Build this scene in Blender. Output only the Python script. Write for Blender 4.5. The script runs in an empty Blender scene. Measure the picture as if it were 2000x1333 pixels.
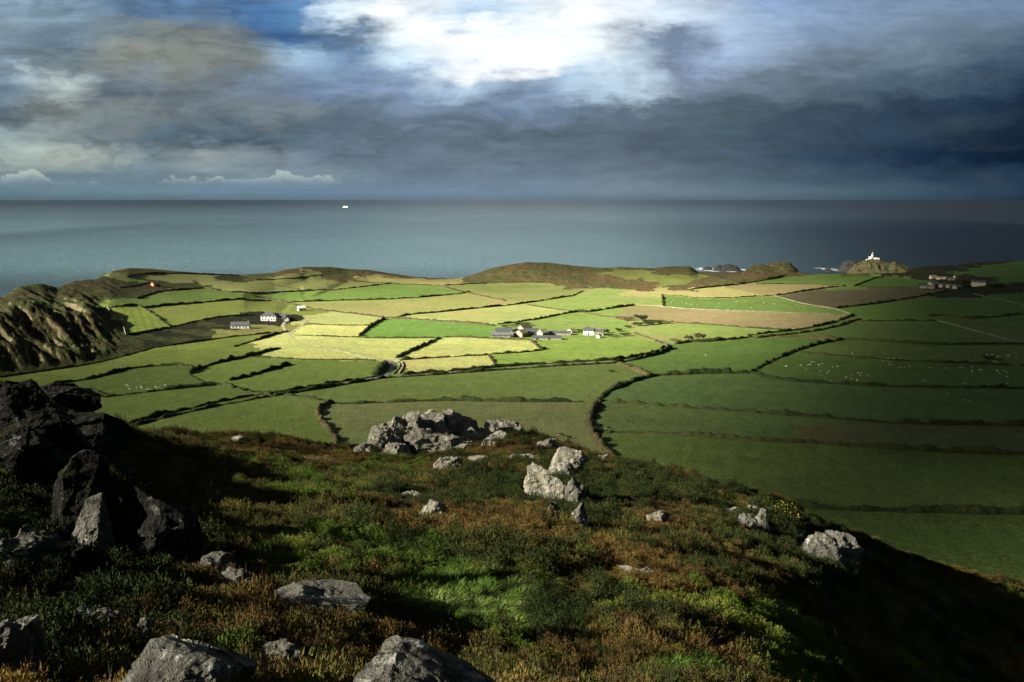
import bpy, bmesh, math, random
import numpy as np
from mathutils import Vector, Matrix, Euler

# ------------------------------------------------------------------ camera, world, sun, exposure
SC = bpy.context.scene
COL = SC.collection
CAM_Z = 200.0
PITCH = math.radians(10.5)
FPX = 1500.0
SP, CP = math.sin(PITCH), math.cos(PITCH)
cam_data = bpy.data.cameras.new('camera')
cam = bpy.data.objects.new('camera', cam_data)
COL.objects.link(cam)
cam.location = (0, 0, CAM_Z)
cam.rotation_euler = (math.radians(90) - PITCH, 0, 0)
cam_data.sensor_width = 36.0
cam_data.lens = 27.0
cam_data.clip_start = 0.3
cam_data.clip_end = 400000.0
SC.camera = cam

EXPO = 2.0
SC.view_settings.view_transform = 'Standard'
SC.view_settings.look = 'None'
SC.view_settings.exposure = EXPO
SC.view_settings.gamma = 1.0
SC.view_settings.use_curve_mapping = False
SC.cycles.transparent_max_bounces = 16
SC.cycles.max_bounces = 4
SC.cycles.diffuse_bounces = 2
SC.cycles.glossy_bounces = 2

SUN_EL = math.radians(25.0)
SUN_AZ = math.radians(-111.0)          # measured from the view direction (+Y), negative = left
SUN_DIR = Vector((math.sin(SUN_AZ) * math.cos(SUN_EL), math.cos(SUN_AZ) * math.cos(SUN_EL), math.sin(SUN_EL)))
sun_data = bpy.data.lights.new('sun', 'SUN')
sun_data.energy = 5.0
sun_data.angle = math.radians(0.5)
sun_data.color = (1.0, 0.93, 0.78)
sun = bpy.data.objects.new('sun', sun_data)
COL.objects.link(sun)
sun.rotation_euler = SUN_DIR.to_track_quat('Z', 'Y').to_euler()


def lin(c):
    out = []
    for v in c[:3]:
        v = v / 255.0
        out.append(v / 12.92 if v <= 0.04045 else ((v + 0.055) / 1.055) ** 2.4)
    return out


def pix_dir(px, py):
    """pixel of the photograph -> (azimuth, tangent of the angle below the horizontal)"""
    x = (px - 1000.0) / FPX
    t = (py - 666.5) / FPX
    fwd = CP - SP * t
    down = SP + CP * t
    return math.atan2(x, fwd), down / math.hypot(x, fwd)


class NT:
    """small helper round a node tree"""
    def __init__(s, tree):
        s.t = tree
        s.n = tree.nodes
        s.l = tree.links

    def put(s, sock, v):
        if isinstance(v, bpy.types.NodeSocket):
            s.l.new(v, sock)
        elif v is not None:
            if isinstance(v, (tuple, list)) and len(v) == 3 and len(getattr(sock, 'default_value', v)) == 4:
                v = tuple(v) + (1.0,)
            sock.default_value = v

    def math(s, op, a, b=None, c=None, clamp=False):
        n = s.n.new('ShaderNodeMath'); n.operation = op; n.use_clamp = clamp
        s.put(n.inputs[0], a)
        if b is not None: s.put(n.inputs[1], b)
        if c is not None: s.put(n.inputs[2], c)
        return n.outputs[0]

    def mix(s, f, a, b, mode='MIX'):
        n = s.n.new('ShaderNodeMix'); n.data_type = 'RGBA'; n.blend_type = mode
        s.put(n.inputs[0], f); s.put(n.inputs[6], a); s.put(n.inputs[7], b)
        return n.outputs[2]

    def noise(s, vec, scale, detail=4.0, rough=0.55, out=0, dist=0.0, lac=2.0):
        n = s.n.new('ShaderNodeTexNoise')
        s.put(n.inputs['Vector'], vec)
        n.inputs['Scale'].default_value = scale
        n.inputs['Detail'].default_value = detail
        n.inputs['Roughness'].default_value = rough
        n.inputs['Distortion'].default_value = dist
        n.inputs['Lacunarity'].default_value = lac
        return n.outputs[out]

    def ramp(s, f, stops, interp='LINEAR'):
        n = s.n.new('ShaderNodeValToRGB'); cr = n.color_ramp; cr.interpolation = interp
        while len(cr.elements) > 1: cr.elements.remove(cr.elements[0])
        cr.elements[0].position = stops[0][0]; cr.elements[0].color = tuple(stops[0][1]) + (1,)
        for p, c in stops[1:]:
            e = cr.elements.new(p); e.color = tuple(c) + (1,)
        s.put(n.inputs[0], f)
        return n.outputs[0]

    def mr(s, v, a, b, c=0.0, d=1.0, smooth=False):
        n = s.n.new('ShaderNodeMapRange')
        if smooth: n.interpolation_type = 'SMOOTHSTEP'
        s.put(n.inputs[0], v)
        n.inputs[1].default_value = a; n.inputs[2].default_value = b
        n.inputs[3].default_value = c; n.inputs[4].default_value = d
        return n.outputs[0]

    def xyz(s, x, y, z):
        n = s.n.new('ShaderNodeCombineXYZ'); s.put(n.inputs[0], x); s.put(n.inputs[1], y); s.put(n.inputs[2], z)
        return n.outputs[0]

    def sep(s, v):
        n = s.n.new('ShaderNodeSeparateXYZ'); s.put(n.inputs[0], v)
        return n.outputs

    def vmath(s, op, a, b=None):
        n = s.n.new('ShaderNodeVectorMath'); n.operation = op
        s.put(n.inputs[0], a)
        if b is not None: s.put(n.inputs[1], b)
        return n.outputs[0]


# sky: a Nishita sky seen through layered cloud, laid out by compass direction and height above the horizon
world = bpy.data.worlds.new('World')
SC.world = world
world.use_nodes = True
W = NT(world.node_tree)
W.n.clear()
w_out = W.n.new('ShaderNodeOutputWorld')
w_bg = W.n.new('ShaderNodeBackground')
W.l.new(w_bg.outputs[0], w_out.inputs[0])
w_tc = W.n.new('ShaderNodeTexCoord')
dx, dy, dz = W.sep(w_tc.outputs['Generated'])
yy = W.math('MAXIMUM', dy, 0.06)
U = W.math('DIVIDE', dx, yy)
V = W.math('DIVIDE', W.math('MAXIMUM', dz, 0.0), yy)
# drifting of the cloud edges
wvec = W.xyz(W.math('MULTIPLY', U, 3.2), W.math('MULTIPLY', V, 16.0), 3.1)
wn = W.noise(wvec, 1.0, 6.0, 0.6, out=1)
wr, wg, wb = W.sep(wn)
wvec2 = W.xyz(W.math('MULTIPLY', U, 22.0), W.math('MULTIPLY', V, 46.0), 7.7)
wn2 = W.noise(wvec2, 1.0, 8.0, 0.66, out=1)
wr2, wg2, wb2 = W.sep(wn2)
damp = W.mr(V, 0.0, 0.09, 0.12, 1.0)
U2 = W.math('ADD', U, W.math('MULTIPLY', W.math('SUBTRACT', wr, 0.5), W.math('MULTIPLY', damp, 0.10)))
U2 = W.math('ADD', U2, W.math('MULTIPLY', W.math('SUBTRACT', wr2, 0.5), W.math('MULTIPLY', damp, 0.085)))
V2 = W.math('ADD', V, W.math('MULTIPLY', W.math('SUBTRACT', wg, 0.5), W.math('MULTIPLY', damp, 0.020)))
V2 = W.math('ADD', V2, W.math('MULTIPLY', W.math('SUBTRACT', wg2, 0.5), W.math('MULTIPLY', damp, 0.034)))
vb = W.n.new('ShaderNodeTexVoronoi'); vb.voronoi_dimensions = '2D'; vb.feature = 'SMOOTH_F1'; vb.inputs['Scale'].default_value = 1.0
vb.inputs['Detail'].default_value = 3.0; vb.inputs['Roughness'].default_value = 0.6; vb.inputs['Smoothness'].default_value = 0.6
W.put(vb.inputs['Vector'], W.xyz(W.math('ADD', W.math('MULTIPLY', U, 11.0), W.math('MULTIPLY', wr2, 0.8)), W.math('MULTIPLY', V, 30.0), 4.0))
billow = vb.outputs['Distance']
V2 = W.math('ADD', V2, W.math('MULTIPLY', W.math('SUBTRACT', billow, 0.45), W.math('MULTIPLY', damp, 0.026)))
SKY = [
 (-260, [(-300, (60, 75, 90)), (200, (90, 105, 120)), (700, (170, 185, 200)), (1100, (190, 205, 220)), (1500, (90, 105, 130)), (2300, (35, 45, 60))]),
 (-60, [(-300, (100, 120, 140)), (250, (100, 122, 145)), (450, (70, 110, 160)), (650, (190, 210, 225)), (900, (225, 235, 245)), (1200, (225, 235, 245)), (1500, (130, 150, 180)), (2000, (90, 108, 128))]),
 (0, [(-300, (120, 140, 160)), (0, (140, 165, 182)), (150, (125, 148, 168)), (250, (82, 108, 135)), (400, (98, 130, 168)), (500, (74, 114, 162)), (590, (92, 134, 176)), (650, (215, 232, 245)), (780, (255, 255, 255)), (900, (175, 200, 222)), (1000, (215, 230, 242)), (1120, (255, 255, 255)), (1300, (212, 226, 240)), (1500, (140, 165, 200)), (1700, (124, 144, 170)), (2050, (105, 125, 148))]),
 (50, [(-300, (110, 130, 145)), (0, (130, 150, 165)), (150, (108, 128, 142)), (250, (118, 128, 130)), (380, (120, 126, 124)), (480, (105, 118, 128)), (550, (62, 108, 165)), (640, (88, 116, 148)), (720, (112, 132, 155)), (800, (240, 248, 252)), (950, (255, 255, 255)), (1150, (240, 246, 250)), (1250, (128, 146, 170)), (1330, (108, 122, 145)), (1420, (172, 192, 216)), (1600, (130, 150, 177)), (1800, (115, 133, 152)), (2050, (85, 105, 122))]),
 (100, [(-300, (100, 115, 130)), (0, (108, 126, 140)), (150, (118, 132, 138)), (250, (134, 138, 132)), (380, (122, 127, 124)), (480, (118, 126, 124)), (570, (155, 185, 208)), (700, (105, 132, 165)), (800, (205, 228, 242)), (900, (250, 252, 255)), (1050, (255, 255, 255)), (1200, (200, 220, 234)), (1300, (104, 118, 142)), (1420, (162, 182, 212)), (1600, (108, 123, 140)), (1800, (98, 116, 130)), (2050, (55, 75, 98))]),
 (150, [(-300, (110, 130, 150)), (0, (128, 152, 172)), (100, (190, 202, 200)), (200, (108, 122, 134)), (350, (120, 131, 138)), (450, (118, 133, 148)), (600, (120, 140, 168)), (800, (132, 152, 184)), (900, (175, 200, 222)), (1000, (128, 146, 172)), (1100, (172, 196, 218)), (1250, (188, 208, 224)), (1350, (116, 130, 152)), (1500, (104, 120, 134)), (1600, (84, 100, 112)), (1800, (72, 92, 108)), (2050, (32, 52, 78))]),
 (200, [(-300, (85, 100, 112)), (0, (92, 106, 116)), (120, (112, 120, 120)), (250, (116, 125, 127)), (400, (98, 112, 122)), (550, (120, 131, 137)), (650, (98, 113, 128)), (800, (118, 136, 158)), (950, (108, 124, 146)), (1050, (122, 141, 168)), (1200, (98, 112, 128)), (1400, (74, 89, 100)), (1700, (48, 66, 84)), (2050, (18, 36, 56))]),
 (250, [(-300, (120, 138, 142)), (0, (136, 152, 156)), (100, (132, 144, 146)), (300, (86, 103, 116)), (500, (80, 98, 112)), (700, (92, 108, 122)), (1000, (94, 108, 121)), (1200, (88, 102, 114)), (1400, (73, 90, 103)), (1700, (48, 65, 82)), (2050, (14, 30, 48))]),
 (300, [(-300, (130, 145, 145)), (0, (150, 165, 160)), (150, (164, 174, 165)), (300, (128, 145, 152)), (400, (150, 163, 166)), (600, (108, 123, 138)), (800, (98, 113, 128)), (1000, (98, 113, 126)), (1300, (82, 97, 112)), (1600, (50, 69, 90)), (1750, (28, 47, 71)), (2050, (4, 17, 36))]),
 (340, [(-300, (105, 125, 135)), (0, (108, 128, 138)), (150, (104, 123, 133)), (300, (108, 127, 138)), (500, (118, 137, 148)), (650, (117, 135, 146)), (800, (104, 120, 137)), (1000, (108, 126, 141)), (1300, (88, 106, 120)), (1600, (63, 82, 98)), (1800, (40, 60, 79)), (2050, (36, 55, 74))]),
 (370, [(-300, (98, 122, 132)), (0, (99, 123, 134)), (300, (104, 127, 142)), (600, (104, 127, 148)), (900, (110, 130, 151)), (1200, (110, 127, 142)), (1500, (88, 106, 119)), (1800, (58, 78, 93)), (2050, (22, 46, 66))]),
 (388, [(-300, (84, 106, 114)), (0, (86, 108, 117)), (400, (92, 113, 124)), (1000, (100, 120, 136)), (1500, (80, 99, 110)), (1800, (50, 71, 87)), (2050, (18, 38, 57))]),
]
UMIN, UMAX = -1.0, 0.9
u01 = W.mr(U2, UMIN, UMAX)
cur = None
prev_v = None
for (py, stops) in SKY:
    t = (py - 666.5) / FPX
    fwd = CP - SP * t
    v = max(0.0, (-SP - CP * t) / fwd)
    st = []
    for (px, c) in stops:
        u = ((px - 1000) / FPX) / fwd
        st.append((min(1, max(0, (u - UMIN) / (UMAX - UMIN))), lin(c)))
    col = W.ramp(u01, st)
    if cur is None:
        cur = col
    else:
        f = W.mr(V2, v, prev_v, 1.0, 0.0, True)
        cur = W.mix(f, cur, col)
    prev_v = v
# fine structure of the cloud: streaks low down, curls higher up
st1 = W.noise(W.xyz(W.math('MULTIPLY', U, 4.5), W.math('MULTIPLY', V, 75.0), 1.0), 1.0, 7.0, 0.62, dist=0.6)
st2 = W.noise(W.xyz(W.math('MULTIPLY', U, 9.0), W.math('MULTIPLY', V, 27.0), 5.0), 1.0, 8.0, 0.68, dist=0.9)
amp = W.mr(V, 0.0, 0.06, 0.10, 1.0)
lft = W.mr(U, -0.45, 0.35, 1.0, 0.55)
amp = W.math('MULTIPLY', amp, lft)
bw = W.n.new('ShaderNodeRGBToBW'); W.l.new(cur, bw.inputs[0])
amp = W.math('MULTIPLY', amp, W.mr(bw.outputs[0], 0.35, 0.9, 0.9, 0.55))
s_a = W.math('MULTIPLY', W.math('SUBTRACT', st1, 0.5), 0.7)
s_b = W.math('ADD', W.math('MULTIPLY', W.math('SUBTRACT', st2, 0.5), 0.45), W.mr(st2, 0.43, 0.56, -0.09, 0.11, True))
s_c = W.math('MULTIPLY', W.math('SUBTRACT', 0.45, billow), 0.28)
s_t = W.math('ADD', 1.0, W.math('MULTIPLY', W.math('ADD', W.math('ADD', s_a, s_b), s_c), amp))
cur = W.mix(1.0, cur, W.xyz(s_t, s_t, s_t), 'MULTIPLY')
# a row of sunlit cumulus tops low on the left
pn = W.noise(W.xyz(W.math('MULTIPLY', U, 9.0), 0.0, 2.0), 1.0, 1.5, 0.5)
ph = W.math('MULTIPLY', W.mr(pn, 0.42, 0.68, -0.006, 0.024), W.mr(U, -0.62, -0.28, 0.7, 1.25))
ph = W.math('ADD', ph, W.mr(W.math('ABSOLUTE', W.math('ADD', U, 0.285)), 0.0, 0.06, 0.020, 0.0, True))
pd = W.noise(W.xyz(W.math('MULTIPLY', U, 45.0), W.math('MULTIPLY', V, 60.0), 9.0), 1.0, 4.0, 0.55)
pv = W.math('SUBTRACT', V, 0.0215)
inside = W.math('SUBTRACT', W.math('ADD', ph, W.math('MULTIPLY', W.math('SUBTRACT', pd, 0.5), 0.032)), pv)
pm = W.math('MULTIPLY', W.mr(inside, 0.0, 0.004, 0, 1, True), W.mr(pv, -0.006, 0.012, 0, 1, True))
pm = W.math('MULTIPLY', pm, W.mr(U, -0.24, -0.16, 1.0, 0.0, True))
pm = W.math('MULTIPLY', pm, 0.5)
pcol = W.mix(W.mr(inside, 0.002, 0.022), lin((205, 214, 206)), lin((125, 143, 152)))
cur = W.mix(pm, cur, pcol)
# cloud colours are given as they look at this exposure
sc_ = W.xyz(0.282, 0.287, 0.288)
cloud = W.mix(1.0, cur, sc_, 'MULTIPLY')
nish = W.n.new('ShaderNodeTexSky')
nish.sky_type = 'NISHITA'
nish.sun_disc = False
nish.sun_elevation = SUN_EL
nish.sun_rotation = SUN_AZ
nish.air_density = 1.0
nish.dust_density = 1.0
nishc = W.mix(1.0, nish.outputs[0], W.xyz(0.05, 0.05, 0.05), 'MULTIPLY')
gap = W.noise(W.xyz(W.math('MULTIPLY', U, 3.0), W.math('MULTIPLY', V, 9.0), 20.0), 1.0, 5.0, 0.6)
gapf = W.mr(gap, 0.52, 0.72, 1.0, 0.97)
front = W.mix(gapf, nishc, cloud)
# sky overhead and behind, out of view, made dark to keep shadows deep
over = W.mix(0.93, nishc, (0.004, 0.005, 0.006))
fm = W.math('MULTIPLY', W.mr(dy, 0.15, 0.45, 0, 1, True), W.mr(V, 0.27, 0.50, 1, 0, True))
W.l.new(W.mix(fm, over, front), w_bg.inputs[0])
w_bg.inputs[1].default_value = 1.0


# ------------------------------------------------------------------ numpy noise
_rs = np.random.RandomState(7)
_perm = _rs.permutation(256).astype(np.int64)
_perm = np.concatenate([_perm, _perm, _perm])
_val = _rs.rand(256) * 2 - 1


def vnoise(x, y, z=None):
    """smooth value noise, -1..1"""
    if z is None: z = np.zeros_like(x)
    xi = np.floor(x).astype(np.int64); yi = np.floor(y).astype(np.int64); zi = np.floor(z).astype(np.int64)
    xf = x - xi; yf = y - yi; zf = z - zi
    u = xf * xf * xf * (xf * (xf * 6 - 15) + 10); v = yf * yf * yf * (yf * (yf * 6 - 15) + 10); w = zf * zf * (3 - 2 * zf)
    xi &= 255; yi &= 255; zi &= 255

    def h(a, b, c):
        return _val[_perm[_perm[_perm[(a) & 255] + ((b) & 255)] + ((c) & 255)]]
    x1 = xi + 1; y1 = yi + 1; z1 = zi + 1
    a = h(xi, yi, zi) * (1 - u) + h(x1, yi, zi) * u
    b = h(xi, y1, zi) * (1 - u) + h(x1, y1, zi) * u
    c = h(xi, yi, z1) * (1 - u) + h(x1, yi, z1) * u
    d = h(xi, y1, z1) * (1 - u) + h(x1, y1, z1) * u
    return (a * (1 - v) + b * v) * (1 - w) + (c * (1 - v) + d * v) * w


def fbm(x, y, z=None, oct=4, gain=0.5, lac=2.03):
    s = 0; a = 1.0; tot = 0
    for i in range(oct):
        s = s + a * vnoise(x + 17.3 * i, y + 9.1 * i, None if z is None else z + 5.7 * i)
        tot += a; a *= gain; x = x * lac; y = y * lac
        if z is not None: z = z * lac
    return s / tot


def ridged(x, y, z=None, oct=4, gain=0.5):
    s = 0; a = 1.0; tot = 0
    for i in range(oct):
        s = s + a * (1 - 2 * np.abs(vnoise(x + 31.3 * i, y + 7.1 * i, None if z is None else z + 5.7 * i)))
        tot += a; a *= gain; x = x * 2.1; y = y * 2.1
        if z is not None: z = z * 2.1
    return s / tot


def sstep(a, b, x):
    t = np.clip((x - a) / (b - a), 0, 1)
    return t * t * (3 - 2 * t)


# ------------------------------------------------------------------ object helpers
def mesh_np(name, verts, faces, mats, smooth=True, parent=None, link=True, fmat=None):
    """verts (n,3) array, faces (m,k) array or list of lists"""
    me = bpy.data.meshes.new(name)
    verts = np.asarray(verts, dtype=np.float32)
    if isinstance(faces, np.ndarray):
        m, k = faces.shape
        me.vertices.add(len(verts)); me.vertices.foreach_set('co', verts.ravel())
        me.loops.add(m * k); me.loops.foreach_set('vertex_index', faces.astype(np.int32).ravel())
        me.polygons.add(m); me.polygons.foreach_set('loop_start', np.arange(0, m * k, k, dtype=np.int32))
        me.polygons.foreach_set('loop_total', np.full(m, k, dtype=np.int32))
    else:
        me.from_pydata([tuple(v) for v in verts], [], faces)
    if not isinstance(mats, (list, tuple)): mats = [mats]
    for m_ in mats: me.materials.append(m_)
    if fmat is not None: me.polygons.foreach_set('material_index', np.asarray(fmat, dtype=np.int32))
    me.update(calc_edges=True)
    me.polygons.foreach_set('use_smooth', np.full(len(me.polygons), smooth))
    o = bpy.data.objects.new(name, me)
    if link: COL.objects.link(o)
    if parent is not None: o.parent = parent
    return o


def tag(o, label=None, cat=None, group=None, kind=None):
    if label: o['label'] = label
    if cat: o['category'] = cat
    if group: o['group'] = group
    if kind: o['kind'] = kind
    return o


def empty(name, loc, rotz=0.0):
    o = bpy.data.objects.new(name, None)
    o.empty_display_size = 0.5
    COL.objects.link(o)
    o.location = loc; o.rotation_euler = (0, 0, rotz)
    return o


def copy_tree(o, parent=None):
    c = o.copy(); COL.objects.link(c)
    if parent is not None: c.parent = parent
    for ch in [k for k in bpy.data.objects if k.parent == o]:
        copy_tree(ch, c)
    return c


class MB:
    """collects simple solids into one mesh"""
    def __init__(s): s.v = []; s.f = []

    def add(s, v, f):
        b = len(s.v); s.v += [tuple(p) for p in v]; s.f += [[i + b for i in q] for q in f]; return s

    def box(s, x0, x1, y0, y1, z0, z1):
        return s.add([(x0, y0, z0), (x1, y0, z0), (x1, y1, z0), (x0, y1, z0), (x0, y0, z1), (x1, y0, z1), (x1, y1, z1), (x0, y1, z1)],
                     [[0, 3, 2, 1], [4, 5, 6, 7], [0, 1, 5, 4], [1, 2, 6, 5], [2, 3, 7, 6], [3, 0, 4, 7]])

    def cone(s, c, r0, r1, z0, z1, n=12):
        v = []; f = []
        for i in range(n):
            a = 2 * math.pi * i / n
            v.append((c[0] + r0 * math.cos(a), c[1] + r0 * math.sin(a), z0))
        for i in range(n):
            a = 2 * math.pi * i / n
            v.append((c[0] + r1 * math.cos(a), c[1] + r1 * math.sin(a), z1))
        for i in range(n):
            j = (i + 1) % n; f.append([i, j, n + j, n + i])
        f.append(list(range(n))[::-1]); f.append(list(range(n, 2 * n)))
        return s.add(v, f)

    def tube(s, p, q, r0, r1, n=6):
        p = Vector(p); q = Vector(q); d = (q - p)
        rot = d.to_track_quat('Z', 'Y')
        v = []; f = []
        for k, (c, r) in enumerate(((p, r0), (q, r1))):
            for i in range(n):
                a = 2 * math.pi * i / n
                v.append(tuple(c + rot @ Vector((r * math.cos(a), r * math.sin(a), 0))))
        for i in range(n):
            j = (i + 1) % n; f.append([i, j, n + j, n + i])
        f.append(list(range(n))[::-1]); f.append(list(range(n, 2 * n)))
        return s.add(v, f)

    def gable(s, x0, x1, y0, y1, z0, z1, over=0.3, hip=0.0, thick=0.25):
        """ridge along x"""
        ym = (y0 + y1) / 2
        a0, a1, b0, b1 = x0 - over, x1 + over, y0 - over, y1 + over
        v = [(a0, b0, z0), (a1, b0, z0), (a1, b1, z0), (a0, b1, z0), (a0 + hip, ym, z1), (a1 - hip, ym, z1)]
        t = thick
        v += [(p[0], p[1], p[2] + t) for p in v]
        f = [[0, 1, 5, 4][::-1], [2, 3, 4, 5][::-1], [6, 7, 11, 10], [8, 9, 10, 11], [0, 1, 7, 6], [2, 3, 9, 8]]
        if hip > 0:
            f += [[1, 2, 5][::-1], [3, 0, 4][::-1], [7, 8, 11], [9, 6, 10], [1, 2, 8, 7], [3, 0, 6, 9]]
        else:
            f += [[0, 4, 10, 6], [4, 3, 9, 10], [1, 7, 11, 5], [5, 11, 8, 2]]
        return s.add(v, f)

    def build(s, name, mat, parent=None, smooth=False):
        return mesh_np(name, np.array(s.v), s.f, mat, smooth, parent)


# ------------------------------------------------------------------ materials
MATS = {}


def new_mat(name):
    m = bpy.data.materials.new(name); m.use_nodes = True
    T = NT(m.node_tree); T.n.clear()
    out = T.n.new('ShaderNodeOutputMaterial')
    b = T.n.new('ShaderNodeBsdfPrincipled')
    b.inputs['Specular IOR Level'].default_value = 0.25
    T.l.new(b.outputs[0], out.inputs[0])
    MATS[name] = m
    return m, T, b, out


def bump(T, b, h, dist, strength=1.0):
    n = T.n.new('ShaderNodeBump'); n.inputs['Distance'].default_value = dist; n.inputs['Strength'].default_value = strength
    T.l.new(h, n.inputs['Height']); T.l.new(n.outputs[0], b.inputs['Normal'])


def pos_of(T):
    g = T.n.new('ShaderNodeNewGeometry'); return g.outputs['Position'], g.outputs['Normal']


def plain_mat(name, col, rough=0.8, var=0.15, scale=1.0, spec=0.25):
    m, T, b, out = new_mat(name)
    p, _ = pos_of(T)
    n = T.noise(p, scale, 5, 0.6)
    f = T.mr(n, 0.3, 0.7, 1 - var, 1 + var)
    T.put(b.inputs['Base Color'], T.mix(1.0, col, T.xyz(f, f, f), 'MULTIPLY'))
    b.inputs['Roughness'].default_value = rough
    b.inputs['Specular IOR Level'].default_value = spec
    return m


def field_mat(name, c1, c2, stripe=None, dirt=None, patch=0.006, fine=1.0, dots=0.0):
    """grass or bare soil with clumps, broad patches and, where worked, drill lines"""
    m, T, b, out = new_mat(name)
    p, _ = pos_of(T)
    n1 = T.noise(p, patch, 4, 0.6)
    n2 = T.noise(p, 0.05, 5, 0.65)
    n3 = T.noise(p, 0.9 * fine, 3, 0.7)
    f = T.math('ADD', T.math('MULTIPLY', T.math('SUBTRACT', n1, 0.5), 2.2), T.math('MULTIPLY', T.math('SUBTRACT', n2, 0.5), 1.8))
    f = T.math('ADD', f, 0.5, clamp=True)
    col = T.mix(f, c1, c2)
    n4 = T.noise(T.vmath('MULTIPLY', p, (1.0, 0.6, 1.0)), 0.16, 6, 0.75)
    n5 = T.noise(T.vmath('MULTIPLY', p, (0.5, 1.0, 1.0)), 0.022, 5, 0.7, dist=0.8)
    n4 = T.math('ADD', T.math('MULTIPLY', n4, 0.6), T.math('MULTIPLY', n5, 0.4))
    g4 = T.mr(n4, 0.34, 0.66, 0.70, 1.26)
    col = T.mix(1.0, col, T.xyz(g4, g4, g4), 'MULTIPLY')
    if dirt:
        nd = T.noise(p, 0.012, 5, 0.6, dist=0.4)
        col = T.mix(T.math('MULTIPLY', T.mr(nd, 0.5, 0.68), 0.7), col, dirt)
    g = T.mr(n3, 0.3, 0.7, 0.5, 1.5)
    col = T.mix(1.0, col, T.xyz(g, g, g), 'MULTIPLY')
    if stripe:
        ang, per, st = stripe
        x, y, z = T.sep(p)
        q = T.math('ADD', T.math('MULTIPLY', x, math.cos(ang) * 2 * math.pi / per), T.math('MULTIPLY', y, math.sin(ang) * 2 * math.pi / per))
        q = T.math('ADD', q, T.math('MULTIPLY', n2, 5.0))
        s = T.math('SINE', q)
        s = T.math('ADD', 1.0, T.math('MULTIPLY', s, st))
        col = T.mix(1.0, col, T.xyz(s, s, s), 'MULTIPLY')
    T.put(b.inputs['Base Color'], col)
    b.inputs['Roughness'].default_value = 0.95
    b.inputs['Specular IOR Level'].default_value = 0.1
    bump(T, b, T.noise(p, 0.7, 4, 0.7), 0.35, 0.8)
    return m


def moor_mat(name, green, brown, rock, rockness=0.5, sc=1.0):
    m, T, b, out = new_mat(name)
    p, nrm = pos_of(T)
    n1 = T.noise(p, 0.012 * sc, 5, 0.65)
    n2 = T.noise(p, 0.12 * sc, 5, 0.7)
    n3 = T.noise(p, 0.55 * sc, 4, 0.7)
    col = T.mix(T.mr(n1, 0.42, 0.6), green, brown)
    col = T.mix(T.mr(n2, 0.45, 0.62), col, T.mix(1.0, col, (0.38, 0.4, 0.38), 'MULTIPLY'))
    nx, ny, nz = T.sep(nrm)
    st = T.math('ADD', T.mr(nz, 0.93, 0.74), T.math('MULTIPLY', T.math('SUBTRACT', n2, 0.5), 1.6))
    st = T.mr(st, 0.55 + 0.4 * (1 - rockness), 0.95 + 0.4 * (1 - rockness))
    rk = T.mix(T.mr(T.noise(p, 0.3 * sc, 6, 0.7), 0.35, 0.65), T.mix(1.0, rock, (0.3, 0.3, 0.3), 'MULTIPLY'), rock)
    col = T.mix(st, col, rk)
    g = T.mr(n3, 0.25, 0.75, 0.5, 1.5)
    col = T.mix(1.0, col, T.xyz(g, g, g), 'MULTIPLY')
    T.put(b.inputs['Base Color'], col)
    b.inputs['Roughness'].default_value = 0.95
    b.inputs['Specular IOR Level'].default_value = 0.1
    h = T.math('ADD', T.math('MULTIPLY', n2, 2.0), n3)
    bump(T, b, h, 1.6 / sc, 1.0)
    return m


def foliage_mat(name, cols, sc=0.35, transl=0.25, big=0.08):
    """leaves: colour wanders from plant to plant"""
    m, T, b, out = new_mat(name)
    p, _ = pos_of(T)
    oi = T.n.new('ShaderNodeObjectInfo')
    n1 = T.noise(p, big, 4, 0.6)
    n2 = T.noise(p, sc, 3, 0.6)
    n3 = T.noise(p, 9.0, 2, 0.6)
    f = T.math('ADD', T.math('MULTIPLY', T.math('SUBTRACT', n1, 0.5), 2.0), T.math('MULTIPLY', T.math('SUBTRACT', n2, 0.5), 1.5))
    f = T.math('ADD', T.math('ADD', f, 0.5), T.math('MULTIPLY', T.math('SUBTRACT', oi.outputs['Random'], 0.5), 0.5), clamp=True)
    k = len(cols)
    col = T.ramp(f, [(i / (k - 1), c) for i, c in enumerate(cols)])
    g = T.mr(n3, 0.25, 0.75, 0.55, 1.45)
    col = T.mix(1.0, col, T.xyz(g, g, g), 'MULTIPLY')
    T.put(b.inputs['Base Color'], col)
    b.inputs['Roughness'].default_value = 0.8
    b.inputs['Specular IOR Level'].default_value = 0.15
    if transl > 0:
        tr = T.n.new('ShaderNodeBsdfTranslucent'); T.put(tr.inputs[0], col)
        mx = T.n.new('ShaderNodeMixShader'); mx.inputs[0].default_value = transl
        T.l.new(b.outputs[0], mx.inputs[1]); T.l.new(tr.outputs[0], mx.inputs[2]); T.l.new(mx.outputs[0], out.inputs[0])
    return m


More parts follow.
